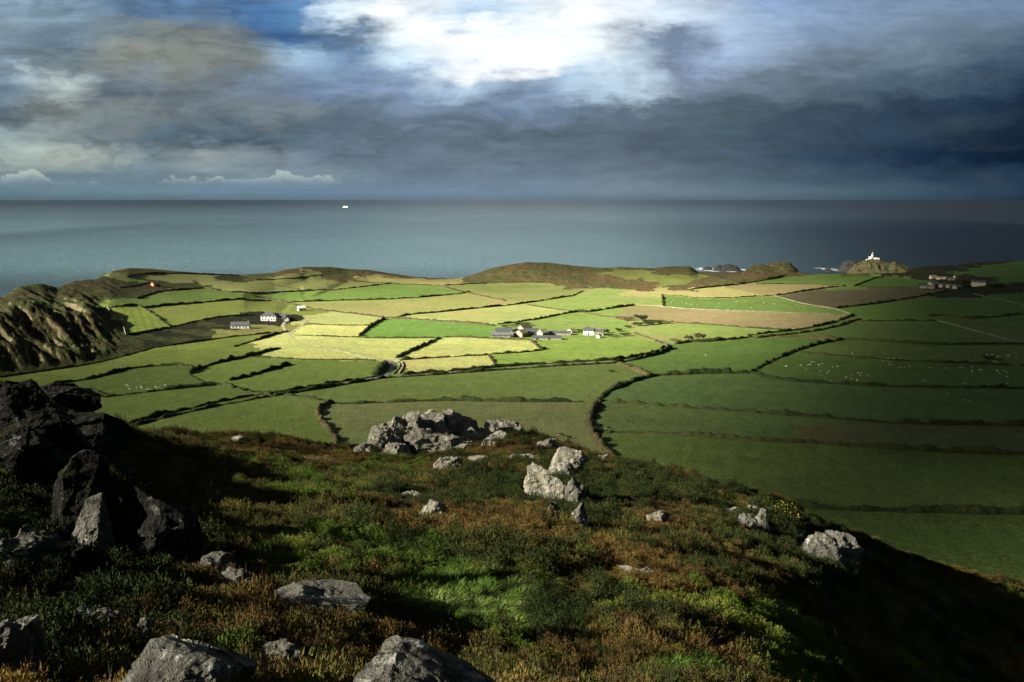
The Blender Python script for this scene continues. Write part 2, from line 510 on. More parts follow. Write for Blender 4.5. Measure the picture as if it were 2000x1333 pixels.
def rock_mat(name, base, lichen, moss, sc=1.0, white=0.5, mossy=0.3, dark=0.35, spec=0.2):
    m, T, b, out = new_mat(name)
    p, nrm = pos_of(T)
    q = T.vmath('MULTIPLY', p, (1.0, 1.0, 0.6))
    n1 = T.noise(q, 1.1 * sc, 8, 0.72, dist=0.5)
    n2 = T.noise(p, 4.5 * sc, 7, 0.72)
    n3 = T.noise(p, 18 * sc, 4, 0.7)
    col = T.mix(T.mr(n1, 0.32, 0.66), [c * dark for c in base], base)
    col = T.mix(T.mr(n2, 0.56, 0.66), col, T.mix(0.5, base, lichen))
    wl = T.noise(p, 2.3 * sc, 7, 0.68, dist=1.2)
    wt = 0.66 - 0.12 * white
    col = T.mix(T.mr(wl, wt, wt + 0.035), col, lichen)
    ms = T.noise(p, 1.7 * sc, 6, 0.65)
    col = T.mix(T.math('MULTIPLY', T.mr(ms, 0.62 - 0.14 * mossy, 0.72 - 0.14 * mossy), 0.8), col, moss)
    vor = T.n.new('ShaderNodeTexVoronoi'); vor.feature = 'DISTANCE_TO_EDGE'
    T.put(vor.inputs['Vector'], T.vmath('ADD', q, T.vmath('MULTIPLY', T.noise(p, 1.2 * sc, 4, 0.6, out=1), (1.8, 1.8, 1.8))))
    vor.inputs['Scale'].default_value = 0.9 * sc
    cr = T.mr(vor.outputs['Distance'], 0.0, 0.05, 0.5, 1.0)
    col = T.mix(1.0, col, T.xyz(cr, cr, cr), 'MULTIPLY')
    g = T.mr(n3, 0.25, 0.75, 0.65, 1.35)
    col = T.mix(1.0, col, T.xyz(g, g, g), 'MULTIPLY')
    T.put(b.inputs['Base Color'], col)
    b.inputs['Roughness'].default_value = 0.9
    b.inputs['Specular IOR Level'].default_value = spec
    h = T.math('ADD', T.math('MULTIPLY', n1, 1.0), T.math('ADD', T.math('MULTIPLY', n2, 0.4), T.math('MULTIPLY', n3, 0.12)))
    h = T.math('ADD', h, T.math('MULTIPLY', cr, 0.25))
    bump(T, b, h, 0.42 / sc, 1.0)
    return m
# ------------------------------------------------------------------ terrain heights
def plain_z(X, Y):
    return 104.0 - 0.035 * Y + 1.6 * fbm(X / 260.0, Y / 330.0, oct=2) + 1.2 * np.sin(X / 240.0 + 0.8)


# profiles of the foreground hill: column -> (row, metres away), the last one is the brow
FORE = {
 -150: [(1333, 7.2), (1200, 10), (1000, 16), (850, 28), (760, 41), (722, 47)],
 0: [(1333, 7.6), (1200, 10.5), (1050, 15.5), (900, 26), (810, 39), (778, 46)],
 100: [(1333, 7.7), (1200, 10.8), (1050, 16), (930, 25), (840, 40), (800, 48)],
 200: [(1333, 7.8), (1200, 11), (1050, 16.5), (950, 27), (880, 44), (848, 56)],
 300: [(1333, 8), (1200, 11.2), (1100, 16), (1000, 25), (900, 50), (858, 76)],
 500: [(1333, 8.3), (1200, 12), (1100, 17), (1000, 28), (930, 46), (880, 72), (864, 84)],
 700: [(1333, 8.8), (1200, 12.6), (1100, 18), (1000, 30), (940, 50), (900, 80), (888, 95)],
 900: [(1333, 9.3), (1200, 13.5), (1100, 19), (1000, 32), (940, 53), (890, 86), (868, 104)],
 980: [(1333, 9.5), (1200, 13.8), (1100, 19.6), (1000, 33), (940, 54), (880, 84), (848, 104)],
 1050: [(1333, 9.8), (1200, 14.0), (1100, 20), (1000, 33), (930, 58), (884, 82), (858, 99)],
 1110: [(1333, 10.1), (1200, 14.5), (1100, 20.8), (1000, 35), (940, 57), (906, 76), (888, 90)],
 1200: [(1333, 10.4), (1200, 15), (1100, 22), (1000, 38), (940, 62), (906, 82)],
 1400: [(1333, 11.8), (1200, 17.5), (1100, 27), (1030, 42), (960, 72)],
 1500: [(1333, 13.2), (1200, 20.5), (1100, 33), (1030, 54), (988, 76)],
 1600: [(1333, 16.5), (1200, 26), (1100, 44), (1036, 78)],
 1700: [(1333, 22), (1200, 36), (1120, 58), (1072, 90)],
 1850: [(1333, 32), (1230, 51), (1145, 92), (1120, 104)],
 2000: [(1333, 44), (1250, 66), (1180, 104), (1160, 112)],
}
pts = []
crest_az = []; crest_r = []
for px in sorted(FORE):
    for (py, r) in FORE[px]:
        az, te = pix_dir(px, py)
        pts.append((az, math.log(r), CAM_Z - te * r))
    crest_az.append(az); crest_r.append(r)
R_ = math.radians
for a in (-36, -22, -8, 6, 20, 34):
    pts.append((R_(a), math.log(1.6), 198.25)); pts.append((R_(a), math.log(3.2), 197.6 - max(0, a) * 0.01))
for a, lst in ((-60, ((1.6, 198.3), (5, 197.0), (12, 193.2), (25, 186.5), (48, 176))),
               (-85, ((1.6, 198.4), (5, 197.0), (12, 193.5), (25, 185), (48, 172))),
               (-110, ((1.6, 198.5), (5, 198), (12, 196), (25, 190), (40, 180))),
               (55, ((1.6, 198.2), (5, 195.5), (12, 190), (25, 182), (50, 168), (110, 142))),
               (80, ((1.6, 198.2), (5, 195.5), (12, 190), (25, 182), (50, 168), (110, 142))),
               (110, ((1.6, 198.3), (5, 196), (12, 192), (25, 185), (50, 172), (110, 148)))):
    for r, z in lst: pts.append((R_(a), math.log(r), z))
crest_az = [R_(-110), R_(-60)] + crest_az + [R_(55), R_(110)]
crest_r = [48, 48] + crest_r + [112, 112]
P = np.array(pts)
P[:, 2] -= 0.0
KA = 2.2


def tps_phi(d2):
    return 0.5 * d2 * np.log(d2 + 1e-9)


_A = P[:, :2] * np.array([KA, 1.0])
_n = len(P)
_K = tps_phi(((_A[:, None] - _A[None]) ** 2).sum(-1)) + np.eye(_n) * 0.004
_Q = np.hstack([np.ones((_n, 1)), _A])
_M = np.block([[_K, _Q], [_Q.T, np.zeros((3, 3))]])
# interpolate the drop relative to distance so that near points stay exact
_rhs = np.concatenate([(CAM_Z - P[:, 2]) / np.exp(P[:, 1]) ** 0.8, np.zeros(3)])
_w = np.linalg.solve(_M, _rhs)


def fore_z(az, r):
    """height of the rocky hill the camera stands on"""
    sh = az.shape
    a = az.ravel(); rr = r.ravel()
    rc = np.interp(a, crest_az, crest_r)
    re = np.minimum(rr, rc)
    out = np.zeros(len(a))
    for i in range(0, len(a), 40000):
        q = np.stack([a[i:i + 40000] * KA, np.log(np.maximum(re[i:i + 40000], 1.2))], 1)
        d2 = ((q[:, None] - _A[None]) ** 2).sum(-1)
        out[i:i + 40000] = tps_phi(d2) @ _w[:_n] + _w[_n] + q @ _w[_n + 1:]
    z = CAM_Z - out * re ** 0.8
    over = np.maximum(rr - rc, 0)
    z = z - over * 0.62 * sstep(-2, 14, over)
    return z.reshape(sh)


# far hills and coast: row where the hill foot starts, two rows on its slope, then the skyline, each with a distance
HILL = {
 -260: (760, (700, 645), (650, 720), (610, 800)),
 -150: (750, (700, 648), (640, 730), (600, 810)),
 0: (736, (690, 650), (620, 745), (590, 830)),
 60: (727, (680, 655), (600, 780), (561, 900)),
 100: (722, (672, 660), (598, 800), (558, 930)),
 125: (718, (668, 665), (598, 815), (565, 940)),
 160: (713, (664, 672), (596, 835), (551, 985)),
 200: (706, (660, 688), (592, 860), (546, 1020)),
 230: (698, (657, 700), (585, 890), (531, 1090)),
 265: (689, (654, 712), (580, 930), (523, 1170)),
 300: (680, (650, 725), (572, 980), (524, 1230)),
 340: (673, (641, 755), (570, 1000), (528, 1280)),
 400: (665, (630, 790), (568, 1040), (533, 1340)),
 480: (652, (617, 850), (575, 1020), (537, 1400)),
 540: (630, (610, 890), (565, 1180), (533, 1440)),
 560: (612, (600, 955), (560, 1230), (527, 1450)),
 600: (588, (570, 1150), (548, 1350), (522, 1480)),
 640: (570, (556, 1260), (540, 1410), (521, 1500)),
 680: (552, (544, 1405), (534, 1475), (527, 1520)),
 720: (549, (543, 1320), (534, 1450), (527, 1540)),
 760: (549, (545, 1370), (539, 1470), (534, 1550)),
 800: (549, (547, 1400), (543, 1480), (540, 1540)),
 860: (550, (548, 1400), (546, 1460), (543, 1520)),
 900: (553, (550, 1400), (547, 1450), (543, 1510)),
 920: (555, (550, 1390), (545, 1440), (537, 1500)),
 960: (556, (547, 1340), (535, 1420), (525, 1500)),
 1000: (556, (545, 1320), (530, 1400), (517, 1500)),
 1030: (556, (545, 1310), (528, 1390), (513, 1500)),
 1060: (557, (546, 1300), (529, 1380), (514, 1500)),
 1100: (560, (549, 1280), (532, 1380), (518, 1490)),
 1160: (563, (552, 1270), (536, 1380), (522, 1500)),
 1220: (565, (554, 1260), (536, 1400), (522, 1530)),
 1280: (566, (554, 1260), (538, 1400), (524, 1560)),
 1320: (566, (554, 1270), (536, 1440), (521, 1600)),
 1345: (565, (553, 1290), (536, 1450), (520, 1620)),
 1362: (564, (551, 1310), (540, 1450), (531, 1600)),
 1400: (561, (549, 1340), (540, 1460), (533, 1580)),
 1448: (556, (547, 1380), (539, 1490), (532, 1600)),
 1470: (552, (545, 1420), (534, 1560), (518, 1700)),
 1500: (547, (542, 1460), (532, 1600), (516, 1740)),
 1520: (544, (540, 1480), (528, 1640), (511, 1770)),
 1542: (543, (539, 1480), (529, 1640), (513, 1780)),
 1558: (543, (540, 1480), (537, 1600), (528, 1720)),
 1580: (544, (542, 1480), (540, 1540), (537, 1600)),
 1640: (543, (541, 1480), (538, 1530), (535, 1590)),
 1700: (541, (539, 1500), (536, 1550), (534, 1610)),
 1765: (543, (539, 1490), (536, 1550), (533, 1620)),
 1785: (550, (543, 1600), (533, 1700), (524, 1780)),
 1820: (556, (545, 1580), (529, 1700), (520, 1820)),
 1860: (560, (547, 1550), (529, 1700), (519, 1850)),
 1900: (566, (547, 1500), (525, 1700), (512, 1880)),
 1960: (568, (548, 1480), (525, 1700), (511, 1900)),
 2000: (570, (550, 1470), (526, 1700), (512, 1900)),
 2150: (572, (552, 1460), (526, 1700), (510, 1900)),
}
_hx = sorted(HILL)


def _plain_r(az, te):
    r = np.geomspace(200, 2200, 4000)
    f = CAM_Z - te * r - plain_z(np.sin(az) * r, np.cos(az) * r)
    i = np.argmax(f < 0)
    return r[i] if f[i] < 0 else 2200.0


_ha = []; _hr = []; _hz = []
for px in _hx:
    yb, p1, p2, ps = HILL[px]
    az, te = pix_dir(px, yb)
    rb = _plain_r(az, te)
    row_r = [rb]; row_z = [float(plain_z(np.array(np.sin(az) * rb), np.array(np.cos(az) * rb)))]
    for (y, r) in (p1, p2, ps):
        a2, te = pix_dir(px, y)
        r = max(r, row_r[-1] + 8)
        row_r.append(r); row_z.append(CAM_Z - te * r)
    _ha.append(az); _hr.append(row_r); _hz.append(row_z)
_ha = np.array(_ha); _hr = np.array(_hr); _hz = np.array(_hz)
CRAG_AZ = pix_dir(232, 600)[0]


def far_z(az, r):
    X = np.sin(az) * r; Y = np.cos(az) * r
    zp = plain_z(X, Y)
    R = [np.interp(az, _ha, _hr[:, k]) for k in range(4)]
    Z = [np.interp(az, _ha, _hz[:, k]) for k in range(4)]
    Z[0] = plain_z(np.sin(az) * R[0], np.cos(az) * R[0])
    z = zp.copy()
    for k in range(3):
        t = np.clip((r - R[k]) / (R[k + 1] - R[k]), 0, 1)
        ts = t * 0.6 + 0.4 * t * t * (3 - 2 * t)
        zz = Z[k] + (Z[k + 1] - Z[k]) * ts
        z = np.where(r > R[k], zz, z)
    hill = sstep(0, 25, r - R[0])
    crag = 1 - sstep(CRAG_AZ - 0.05, CRAG_AZ + 0.015, az)
    top = 1 - sstep(-140, -20, r - R[3])
    ga = az * 720.0 + r * 0.22
    gul = ridged(ga / 42.0, r / 210.0, oct=3, gain=0.55)
    gul2 = ridged(ga / 10.0, r / 62.0, oct=4, gain=0.72)
    z = z + hill * crag * (gul * 10.0 * sstep(0, 60, r - R[0]) * (0.25 + 0.75 * top) + gul2 * 6.5 * (0.3 + 0.7 * (1 - sstep(0.45, 0.9, (r - R[0]) / (R[3] - R[0])))))
    # the other hills: low humps of rough ground
    rough = hill * (1 - crag) * (az > pix_dir(590, 560)[0])
    z = z + rough * (fbm(X / 45.0, Y / 60.0, oct=4) * 2.4)
    rightrock = rough * sstep(pix_dir(1448, 530)[0], pix_dir(1475, 530)[0], az) * (1 - sstep(pix_dir(1550, 530)[0], pix_dir(1570, 530)[0], az)) * sstep(R[2] - 60, R[2] + 10, r)
    z = z + rightrock * ridged(X / 20.0, Y / 40.0, oct=3) * 3.5
    over = np.maximum(r - R[3], 0)
    z = z - over * 0.85 * sstep(0, 25, over) - 0.004 * over ** 2
    return np.maximum(z, -25.0)


def ground_z(az, r):
    zf = fore_z(az, r)
    X = np.sin(az) * r; Y = np.cos(az) * r
    b = sstep(3, 14, r)
    zf = zf + b * (0.22 * fbm(X / 3.2, Y / 3.2, oct=4) + 0.35 * fbm(X / 13.0, Y / 13.0, oct=2) * sstep(10, 40, r))
    if np.min(r) > 340: return far_z(az, r), np.zeros(sh_ := az.shape, bool)
    zl = far_z(az, np.maximum(r, 90.0))
    return np.maximum(zf, zl), zf > zl


# polar grid centred under the viewer: fine where it shows large
AZ = np.concatenate([np.radians(np.linspace(-110, -42, 36)[:-1]), np.linspace(R_(-42), R_(42), 860), np.radians(np.linspace(42, 110, 30)[1:])])
rl = [1.5]
while rl[-1] < 2250:
    r = rl[-1]
    if r < 120: d = r * 0.0165
    elif r < 330: d = max(0.9, min(r * 0.0165, (r * r) * 9e-6 * 1.5))
    else: d = min(7.0, r * r * 8.5e-6)
    rl.append(r + d)
RL = np.array(rl)
NA, NR = len(AZ), len(RL)
GA, GR = np.meshgrid(AZ, RL)          # (NR, NA)
GZ = np.zeros_like(GA); GF = np.zeros_like(GA, dtype=bool)
near = RL < 345
GZ[near], GF[near] = ground_z(GA[near], GR[near])
GZ[~near] = far_z(GA[~near], GR[~near])
GX = np.sin(GA) * GR; GY = np.cos(GA) * GR
print('grid', NA, NR)


def col_z(az):
    """height profile along one azimuth"""
    i = np.clip(np.searchsorted(AZ, az) - 1, 0, NA - 2)
    t = (az - AZ[i]) / (AZ[i + 1] - AZ[i])
    return GZ[:, i] * (1 - t) + GZ[:, i + 1] * t


def hit(px, py):
    """the place on the ground that the photograph shows at this pixel"""
    az, te = pix_dir(px, py)
    z = col_z(az)
    f = CAM_Z - te * RL - z
    f[0] = 1
    idx = np.where(f < 0)[0]
    if len(idx) == 0:
        # just over the skyline: use the closest approach
        i = int(np.argmin(np.where(RL > 300, f, 1e9))); r = RL[i]; zz = z[i]
    else:
        i = idx[0]; t = f[i - 1] / (f[i - 1] - f[i] + 1e-12)
        r = RL[i - 1] + (RL[i] - RL[i - 1]) * t; zz = z[i - 1] + (z[i] - z[i - 1]) * t
    return Vector((math.sin(az) * r, math.cos(az) * r, float(zz)))


def hit_far(px, py):
    az, te = pix_dir(px, py)
    z = col_z(az); f = CAM_Z - te * RL - z; f[RL < 170] = 1
    w_ = np.where(f < 0)[0]
    if len(w_) == 0: return hit(px, py)
    i = w_[0]; t = f[i - 1] / (f[i - 1] - f[i]); r = RL[i - 1] + (RL[i] - RL[i - 1]) * t
    return Vector((math.sin(az) * r, math.cos(az) * r, float(z[i - 1] + (z[i] - z[i - 1]) * t)))


def gz_at(X, Y):
    """terrain height under world points (arrays)"""
    X = np.asarray(X, float); Y = np.asarray(Y, float)
    az = np.arctan2(X, Y); r = np.hypot(X, Y)
    i = np.clip(np.searchsorted(AZ, az) - 1, 0, NA - 2); j = np.clip(np.searchsorted(RL, r) - 1, 0, NR - 2)
    t = np.clip((az - AZ[i]) / (AZ[i + 1] - AZ[i]), 0, 1); s = np.clip((r - RL[j]) / (RL[j + 1] - RL[j]), 0, 1)
    return (GZ[j, i] * (1 - t) + GZ[j, i + 1] * t) * (1 - s) + (GZ[j + 1, i] * (1 - t) + GZ[j + 1, i + 1] * t) * s


def to_pix(X, Y, Z):
    x = X; f = Y * CP - (Z - CAM_Z) * SP; d = -(Y * SP + (Z - CAM_Z) * CP) + 0
    # camera axes: forward (0,CP,-SP), down (0,-SP,-CP)
    f = Y * CP + (Z - CAM_Z) * (-SP); dn = Y * (-SP) + (Z - CAM_Z) * (-CP)
    f = np.maximum(f, 0.01)
    return 1000 + FPX * x / f, 666.5 + FPX * dn / f
# ------------------------------------------------------------------ hedge lines (traced, then laid on the ground)
# label, kind (h hedge, b brown bracken bank, w stone wall), width m, height m, points
HEDGES = [
 ('long low stone-faced hedge along the foot of the craggy left headland', 'h', 1.6, 1.2, [(-140, 752), (0, 738), (75, 727), (125, 720), (165, 714), (200, 707), (250, 694), (300, 680), (350, 673), (400, 666), (450, 659), (500, 654), (530, 651)]),
 ('short dark hedge slanting up towards the track below the white farmhouse', 'h', 2.4, 1.8, [(458, 678), (480, 671), (505, 664), (540, 653), (552, 650), (564, 649)]),
 ('dark winding hedge between the left pasture and the yellow track field', 'h', 2.8, 2.2, [(370, 732), (380, 725), (400, 717), (420, 711), (450, 704), (484, 698), (524, 686), (548, 681)]),
 ('pale low hedge hooking down at the left end of the winding hedge', 'h', 1.8, 0.9, [(370, 732), (380, 738), (390, 743), (410, 752)]),
 ('thin low hedge under the yellow track field', 'h', 1.5, 1.1, [(484, 699), (530, 700), (586, 703), (660, 704), (740, 705)]),
 ('short free-standing dark hedge inside the green pasture on the left', 'h', 2.4, 2.0, [(448, 744), (480, 737), (512, 728), (540, 720), (568, 712)]),
 ('dark hedge across the shaded pastures below the crags', 'h', 2.4, 1.8, [(100, 752), (175, 741), (215, 731), (250, 721), (300, 716), (350, 714), (378, 717)]),
 ('thick dark hedge below the flock of sheep on the left', 'h', 3.2, 2.2, [(150, 768), (200, 777), (250, 771), (325, 762), (375, 757), (425, 752), (450, 757), (482, 765), (530, 771)]),
 ('short hedge running out from the dark tor to the left sheep pasture', 'h', 2.2, 1.8, [(140, 762), (180, 765), (218, 773)]),
 ('long thick hedge on the near side of the lane curving to the farm', 'h', 3.0, 2.2, [(235, 838), (262, 832), (330, 814), (380, 803), (425, 793), (470, 785), (500, 779), (560, 770), (620, 760), (700, 747), (750, 739), (830, 734), (900, 729), (970, 724), (1050, 718), (1120, 714), (1200, 710), (1245, 702), (1288, 691), (1312, 680)]),
 ('thinner hedge on the far side of the lane, matching the long curve beside it', 'h', 2.0, 1.7, [(240, 832), (262, 826), (330, 808), (425, 786), (500, 772), (560, 765), (620, 754), (700, 741), (742, 735)]),
 ('dark hedge behind the lane from the bend towards the farm', 'h', 2.0, 1.8, [(786, 733), (830, 729), (900, 724), (970, 718), (1050, 712), (1120, 708), (1200, 704), (1243, 697), (1280, 687), (1300, 678)]),
 ('dark hedge rising from the lane corner below the two round bushes', 'h', 2.8, 2.2, [(1318, 673), (1345, 669), (1380, 668), (1440, 663), (1470, 658)]),
 ('upper of two close dark hedges curving up right of the tan field', 'h', 2.6, 2.0, [(1460, 656), (1500, 651), (1554, 646), (1600, 637), (1630, 630), (1650, 622), (1668, 617)]),
 ('lower of two close dark hedges curving up right of the tan field', 'h', 2.4, 1.8, [(1476, 661), (1540, 654), (1600, 646), (1640, 637), (1665, 628), (1682, 624)]),
 ('rusty brown bracken hedge right of the double hedge', 'b', 2.6, 1.6, [(1472, 657), (1520, 659), (1560, 659), (1600, 661), (1648, 663)]),
 ('long dark hedge across the right-hand pastures under the small wood line', 'h', 2.2, 1.8, [(1648, 663), (1670, 664), (1716, 667), (1760, 670), (1796, 672), (1840, 674), (1920, 673), (2010, 673), (2120, 672)]),
 ('curved dark hedge climbing from the junction to the brown bracken hedge', 'h', 2.6, 2.2, [(1648, 664), (1600, 672), (1560, 684), (1530, 696), (1500, 709), (1480, 720), (1466, 728)]),
 ('big curved hedge in the middle right, sweeping down like a hook', 'h', 4.2, 2.6, [(1466, 729), (1400, 729), (1360, 730), (1325, 732), (1280, 734), (1250, 741), (1225, 749), (1203, 758), (1185, 766), (1172, 780)]),
 ('bracken-covered stony bank dropping from the wall junction to the moor', 'b', 4.2, 2.4, [(1172, 780), (1165, 790), (1160, 800), (1153, 814), (1151, 830), (1158, 850), (1170, 868), (1185, 884), (1205, 898), (1228, 911), (1252, 922)]),
 ('dark hedge below the near-right sheep pasture', 'h', 3.2, 2.2, [(1466, 728), (1484, 734), (1500, 740), (1540, 744), (1575, 747), (1650, 751), (1725, 755), (1812, 757), (1925, 758), (2020, 760), (2150, 762)]),
 ('brown bracken bank slanting from the lane to the big curved hedge', 'b', 5.0, 1.8, [(1200, 708), (1216, 711), (1232, 717), (1248, 725), (1268, 733)]),
 ('level hedge behind the rocky outcrop', 'h', 2.6, 1.9, [(655, 789), (700, 789), (740, 787), (800, 785), (860, 783), (900, 783), (950, 784), (1000, 785), (1050, 785), (1100, 785), (1140, 786)]),
 ('low broken hedge with white stones right of the bracken bank', 'h', 3.2, 2.2, [(1190, 787), (1220, 788), (1250, 790), (1290, 793), (1325, 796), (1400, 801), (1450, 804), (1500, 809), (1600, 815), (1662, 821), (1737, 826), (1850, 829), (1990, 831), (2120, 833)]),
 ('low hedge with dark gorse clumps, lowest but one on the right slope', 'h', 3.0, 2.0, [(1175, 846), (1200, 845), (1225, 845), (1260, 846), (1300, 849), (1350, 852), (1425, 857), (1495, 862), (1575, 865), (1675, 872), (1800, 881), (1900, 885), (2000, 888), (2120, 890)]),
 ('dark bank and hedge at the bottom of the right-hand slope', 'h', 3.6, 1.8, [(1490, 986), (1530, 987), (1575, 991), (1675, 996), (1740, 998), (1800, 999), (1900, 1001), (2000, 1003), (2120, 1006)]),
 ('bracken hedge curling down left of the rocky outcrop', 'b', 3.4, 2.2, [(652, 786), (632, 792), (622, 801), (622, 812), (630, 824), (640, 838), (652, 852), (660, 866), (655, 874)]),
 ('green gorse hedge at the foot of the field left of the outcrop', 'h', 2.6, 1.6, [(575, 877), (610, 876), (640, 875), (668, 875), (700, 876)]),
 ('short hedge linking the lane to the curling bracken hedge', 'h', 2.4, 1.8, [(552, 771), (585, 775), (610, 780), (640, 785)]),
 ('dark hedge between the two upper left pastures', 'h', 2.4, 1.8, [(280, 602), (312, 598), (345, 595), (400, 591), (440, 587), (490, 587), (530, 588)]),
 ('long straight dark hedge high on the left, under the olive fields', 'h', 2.2, 1.8, [(400, 562), (425, 569), (455, 572), (488, 573), (544, 571), (608, 568), (680, 564), (725, 559), (766, 554)]),
 ('thin far hedge below the pale coastal grass', 'h', 1.6, 1.2, [(690, 549), (720, 552), (768, 555), (815, 557), (866, 558)]),
 ('long dark hedge rising right across the middle distance', 'h', 2.2, 1.8, [(560, 591), (620, 589), (680, 587), (700, 587), (760, 585), (816, 582), (860, 578), (900, 574), (918, 571)]),
 ('brown overgrown hedge running down past the white barn to the lime fields', 'b', 3.6, 1.8, [(490, 578), (524, 584), (555, 590), (580, 597), (620, 606), (670, 611), (720, 617), (760, 622), (800, 624), (840, 627), (880, 630), (920, 633), (966, 637)]),
 ('straight dark hedge above the yellow-green field by the farm', 'h', 2.4, 1.8, [(774, 620), (800, 615), (840, 612), (872, 609), (910, 605), (950, 601), (985, 598), (1016, 594), (1045, 590), (1070, 586), (1100, 581), (1118, 579), (1130, 573), (1140, 569)]),
 ('dark hedge at the foot of the brown headland hill', 'h', 2.2, 1.8, [(866, 558), (890, 557), (920, 555), (950, 554), (980, 553), (1020, 552), (1060, 553)]),
 ('thin top hedge under the small left coastal hill', 'h', 1.8, 1.4, [(500, 548), (535, 547), (570, 545), (600, 541), (632, 537)]),
 ('faint hedge slanting through the olive coastal fields', 'b', 1.8, 1.0, [(510, 552), (540, 558), (562, 562), (585, 566)]),
 ('scrubby brown hedge trailing down right in the far centre', 'b', 4.0, 1.6, [(868, 562), (890, 567), (910, 572), (935, 577), (960, 582), (985, 588)]),
 ('dark hedge climbing right behind the grey farm buildings', 'h', 2.6, 2.0, [(972, 634), (1000, 631), (1020, 628), (1040, 626), (1080, 618), (1105, 613), (1124, 610), (1150, 610), (1175, 606), (1200, 602), (1222, 599), (1240, 597)]),
 ('pale low wall above the tan ploughed field', 'w', 1.0, 0.9, [(1240, 597), (1270, 598), (1294, 599), (1330, 603), (1370, 605), (1420, 607), (1500, 610), (1560, 612), (1622, 613)]),
 ('short upright dark hedge at the left end of the sheep field beyond the tan field', 'h', 2.2, 1.8, [(1293, 576), (1294, 588), (1295, 599)]),
 ('thin hedge above the far sheep field', 'h', 1.8, 1.3, [(1293, 576), (1340, 580), (1370, 583), (1420, 583), (1450, 581), (1480, 579), (1512, 578)]),
 ('dark hedge curving over the dark brown ploughed field', 'h', 2.2, 1.8, [(1512, 578), (1535, 575), (1550, 572), (1585, 567), (1620, 562), (1654, 559)]),
 ('pale stone wall sloping down left of the dark brown field', 'w', 1.4, 1.2, [(1512, 578), (1540, 586), (1570, 594), (1600, 599), (1628, 603), (1650, 610), (1668, 616)]),
 ('faint hedge dividing the pale field from the yellow field', 'b', 1.8, 0.9, [(1030, 596), (1055, 600), (1080, 604), (1104, 607), (1124, 609)]),
 ('faint bank above the farm running to the windswept thicket', 'b', 2.0, 1.0, [(1140, 612), (1160, 615), (1180, 619), (1205, 623), (1226, 628)]),
 ('thin hedge under the tan ploughed field', 'h', 1.6, 1.1, [(1320, 631), (1370, 633), (1428, 638), (1480, 642), (1530, 645), (1550, 646)]),
 ('thin far hedge behind the pale brown strip field', 'b', 1.8, 1.1, [(1476, 555), (1530, 555), (1565, 555), (1600, 556), (1652, 558)]),
 ('dark hedge edging the rough coastal moor on the right', 'h', 3.0, 2.2, [(1348, 566), (1372, 563), (1400, 560), (1435, 557), (1470, 552), (1495, 547), (1520, 542), (1538, 538)]),
 ('dark hedge climbing to the skyline below the lighthouse', 'h', 2.6, 2.0, [(1668, 560), (1680, 555), (1690, 551), (1710, 543), (1728, 537)]),
 ('thin hedge above the dark brown field below the lighthouse', 'h', 2.0, 1.6, [(1676, 561), (1720, 562), (1780, 564), (1818, 566)]),
 ('thick black hedge under the dark brown ploughed field', 'h', 3.0, 2.2, [(1630, 603), (1665, 599), (1700, 595), (1730, 591), (1760, 586), (1785, 582), (1810, 577), (1830, 573), (1850, 569)]),
 ('dark hedge at the far right leading off below the white house', 'h', 2.6, 2.0, [(1880, 622), (1910, 622), (1940, 620), (1970, 617), (2000, 613), (2100, 608)]),
 ('level dark hedge in the middle of the right-hand pastures', 'h', 2.2, 1.8, [(1682, 628), (1710, 628), (1740, 627), (1775, 627), (1810, 627), (1830, 627)]),
 ('pale low wall slanting down at the far right', 'w', 1.4, 1.1, [(1830, 627), (1855, 633), (1880, 640), (1910, 648), (1940, 656), (1980, 668)]),
 ('short dark hedge above the pale slanting wall', 'h', 2.6, 1.8, [(1812, 618), (1835, 617), (1856, 618), (1880, 622), (1900, 626)]),
 ('straggling hedge with gaps above the bright sheep pasture', 'h', 2.2, 1.5, [(1560, 689), (1578, 691), (1596, 693), (1635, 696), (1670, 699), (1705, 701), (1740, 704), (1775, 706), (1810, 707), (1845, 709), (1880, 710), (1940, 713), (2000, 715), (2110, 718)]),
 ('thin pale hedge sloping right, below the white house on the right', 'w', 1.2, 1.0, [(1900, 574), (1930, 581), (1960, 587), (1985, 593), (2010, 600)]),
 ('low hedge between the two small yellow fields by the track', 'b', 1.6, 0.8, [(596, 633), (625, 635), (660, 636), (690, 636), (724, 636)]),
 ('dark straight hedge on the right of the small yellow fields', 'h', 2.8, 2.2, [(702, 657), (712, 648), (722, 639), (737, 630), (752, 623)]),
 ('low hedge under the small yellow fields and the striped green field', 'h', 1.6, 1.1, [(574, 655), (600, 656), (620, 657), (650, 658), (680, 659), (710, 660), (760, 661), (810, 661), (850, 661)]),
 ('rusty bracken hedge along the top of the brightest yellow field', 'b', 2.2, 1.5, [(860, 660), (890, 659), (925, 660), (960, 662), (1000, 664), (1030, 665), (1036, 666), (1046, 673), (1056, 682)]),
 ('dark slanting hedge between the track field and the brightest yellow field', 'h', 3.0, 2.2, [(774, 700), (796, 689), (820, 679), (840, 670), (860, 661)]),
 ('dark hedge between the two bright yellow fields', 'h', 2.2, 1.6, [(780, 704), (830, 701), (880, 698), (910, 696), (940, 695), (954, 693)]),
 ('dark hedge hooking round the corner of the bright yellow field', 'h', 2.6, 2.0, [(954, 693), (985, 691), (1020, 689), (1040, 687), (1056, 685), (1066, 681)]),
 ('short brown hedge at the right end of the lower yellow field', 'b', 2.2, 1.6, [(954, 694), (960, 702), (966, 710), (972, 717)]),
 ('dark hedge along the top of the steep gorse bank on the left', 'h', 1.8, 1.2, [(246, 655), (290, 648), (332, 640), (375, 630), (425, 620), (465, 617), (500, 616)]),
 ('pale dry-stone wall left of the small striped field', 'w', 1.2, 1.3, [(209, 599), (216, 610), (221, 621)]),
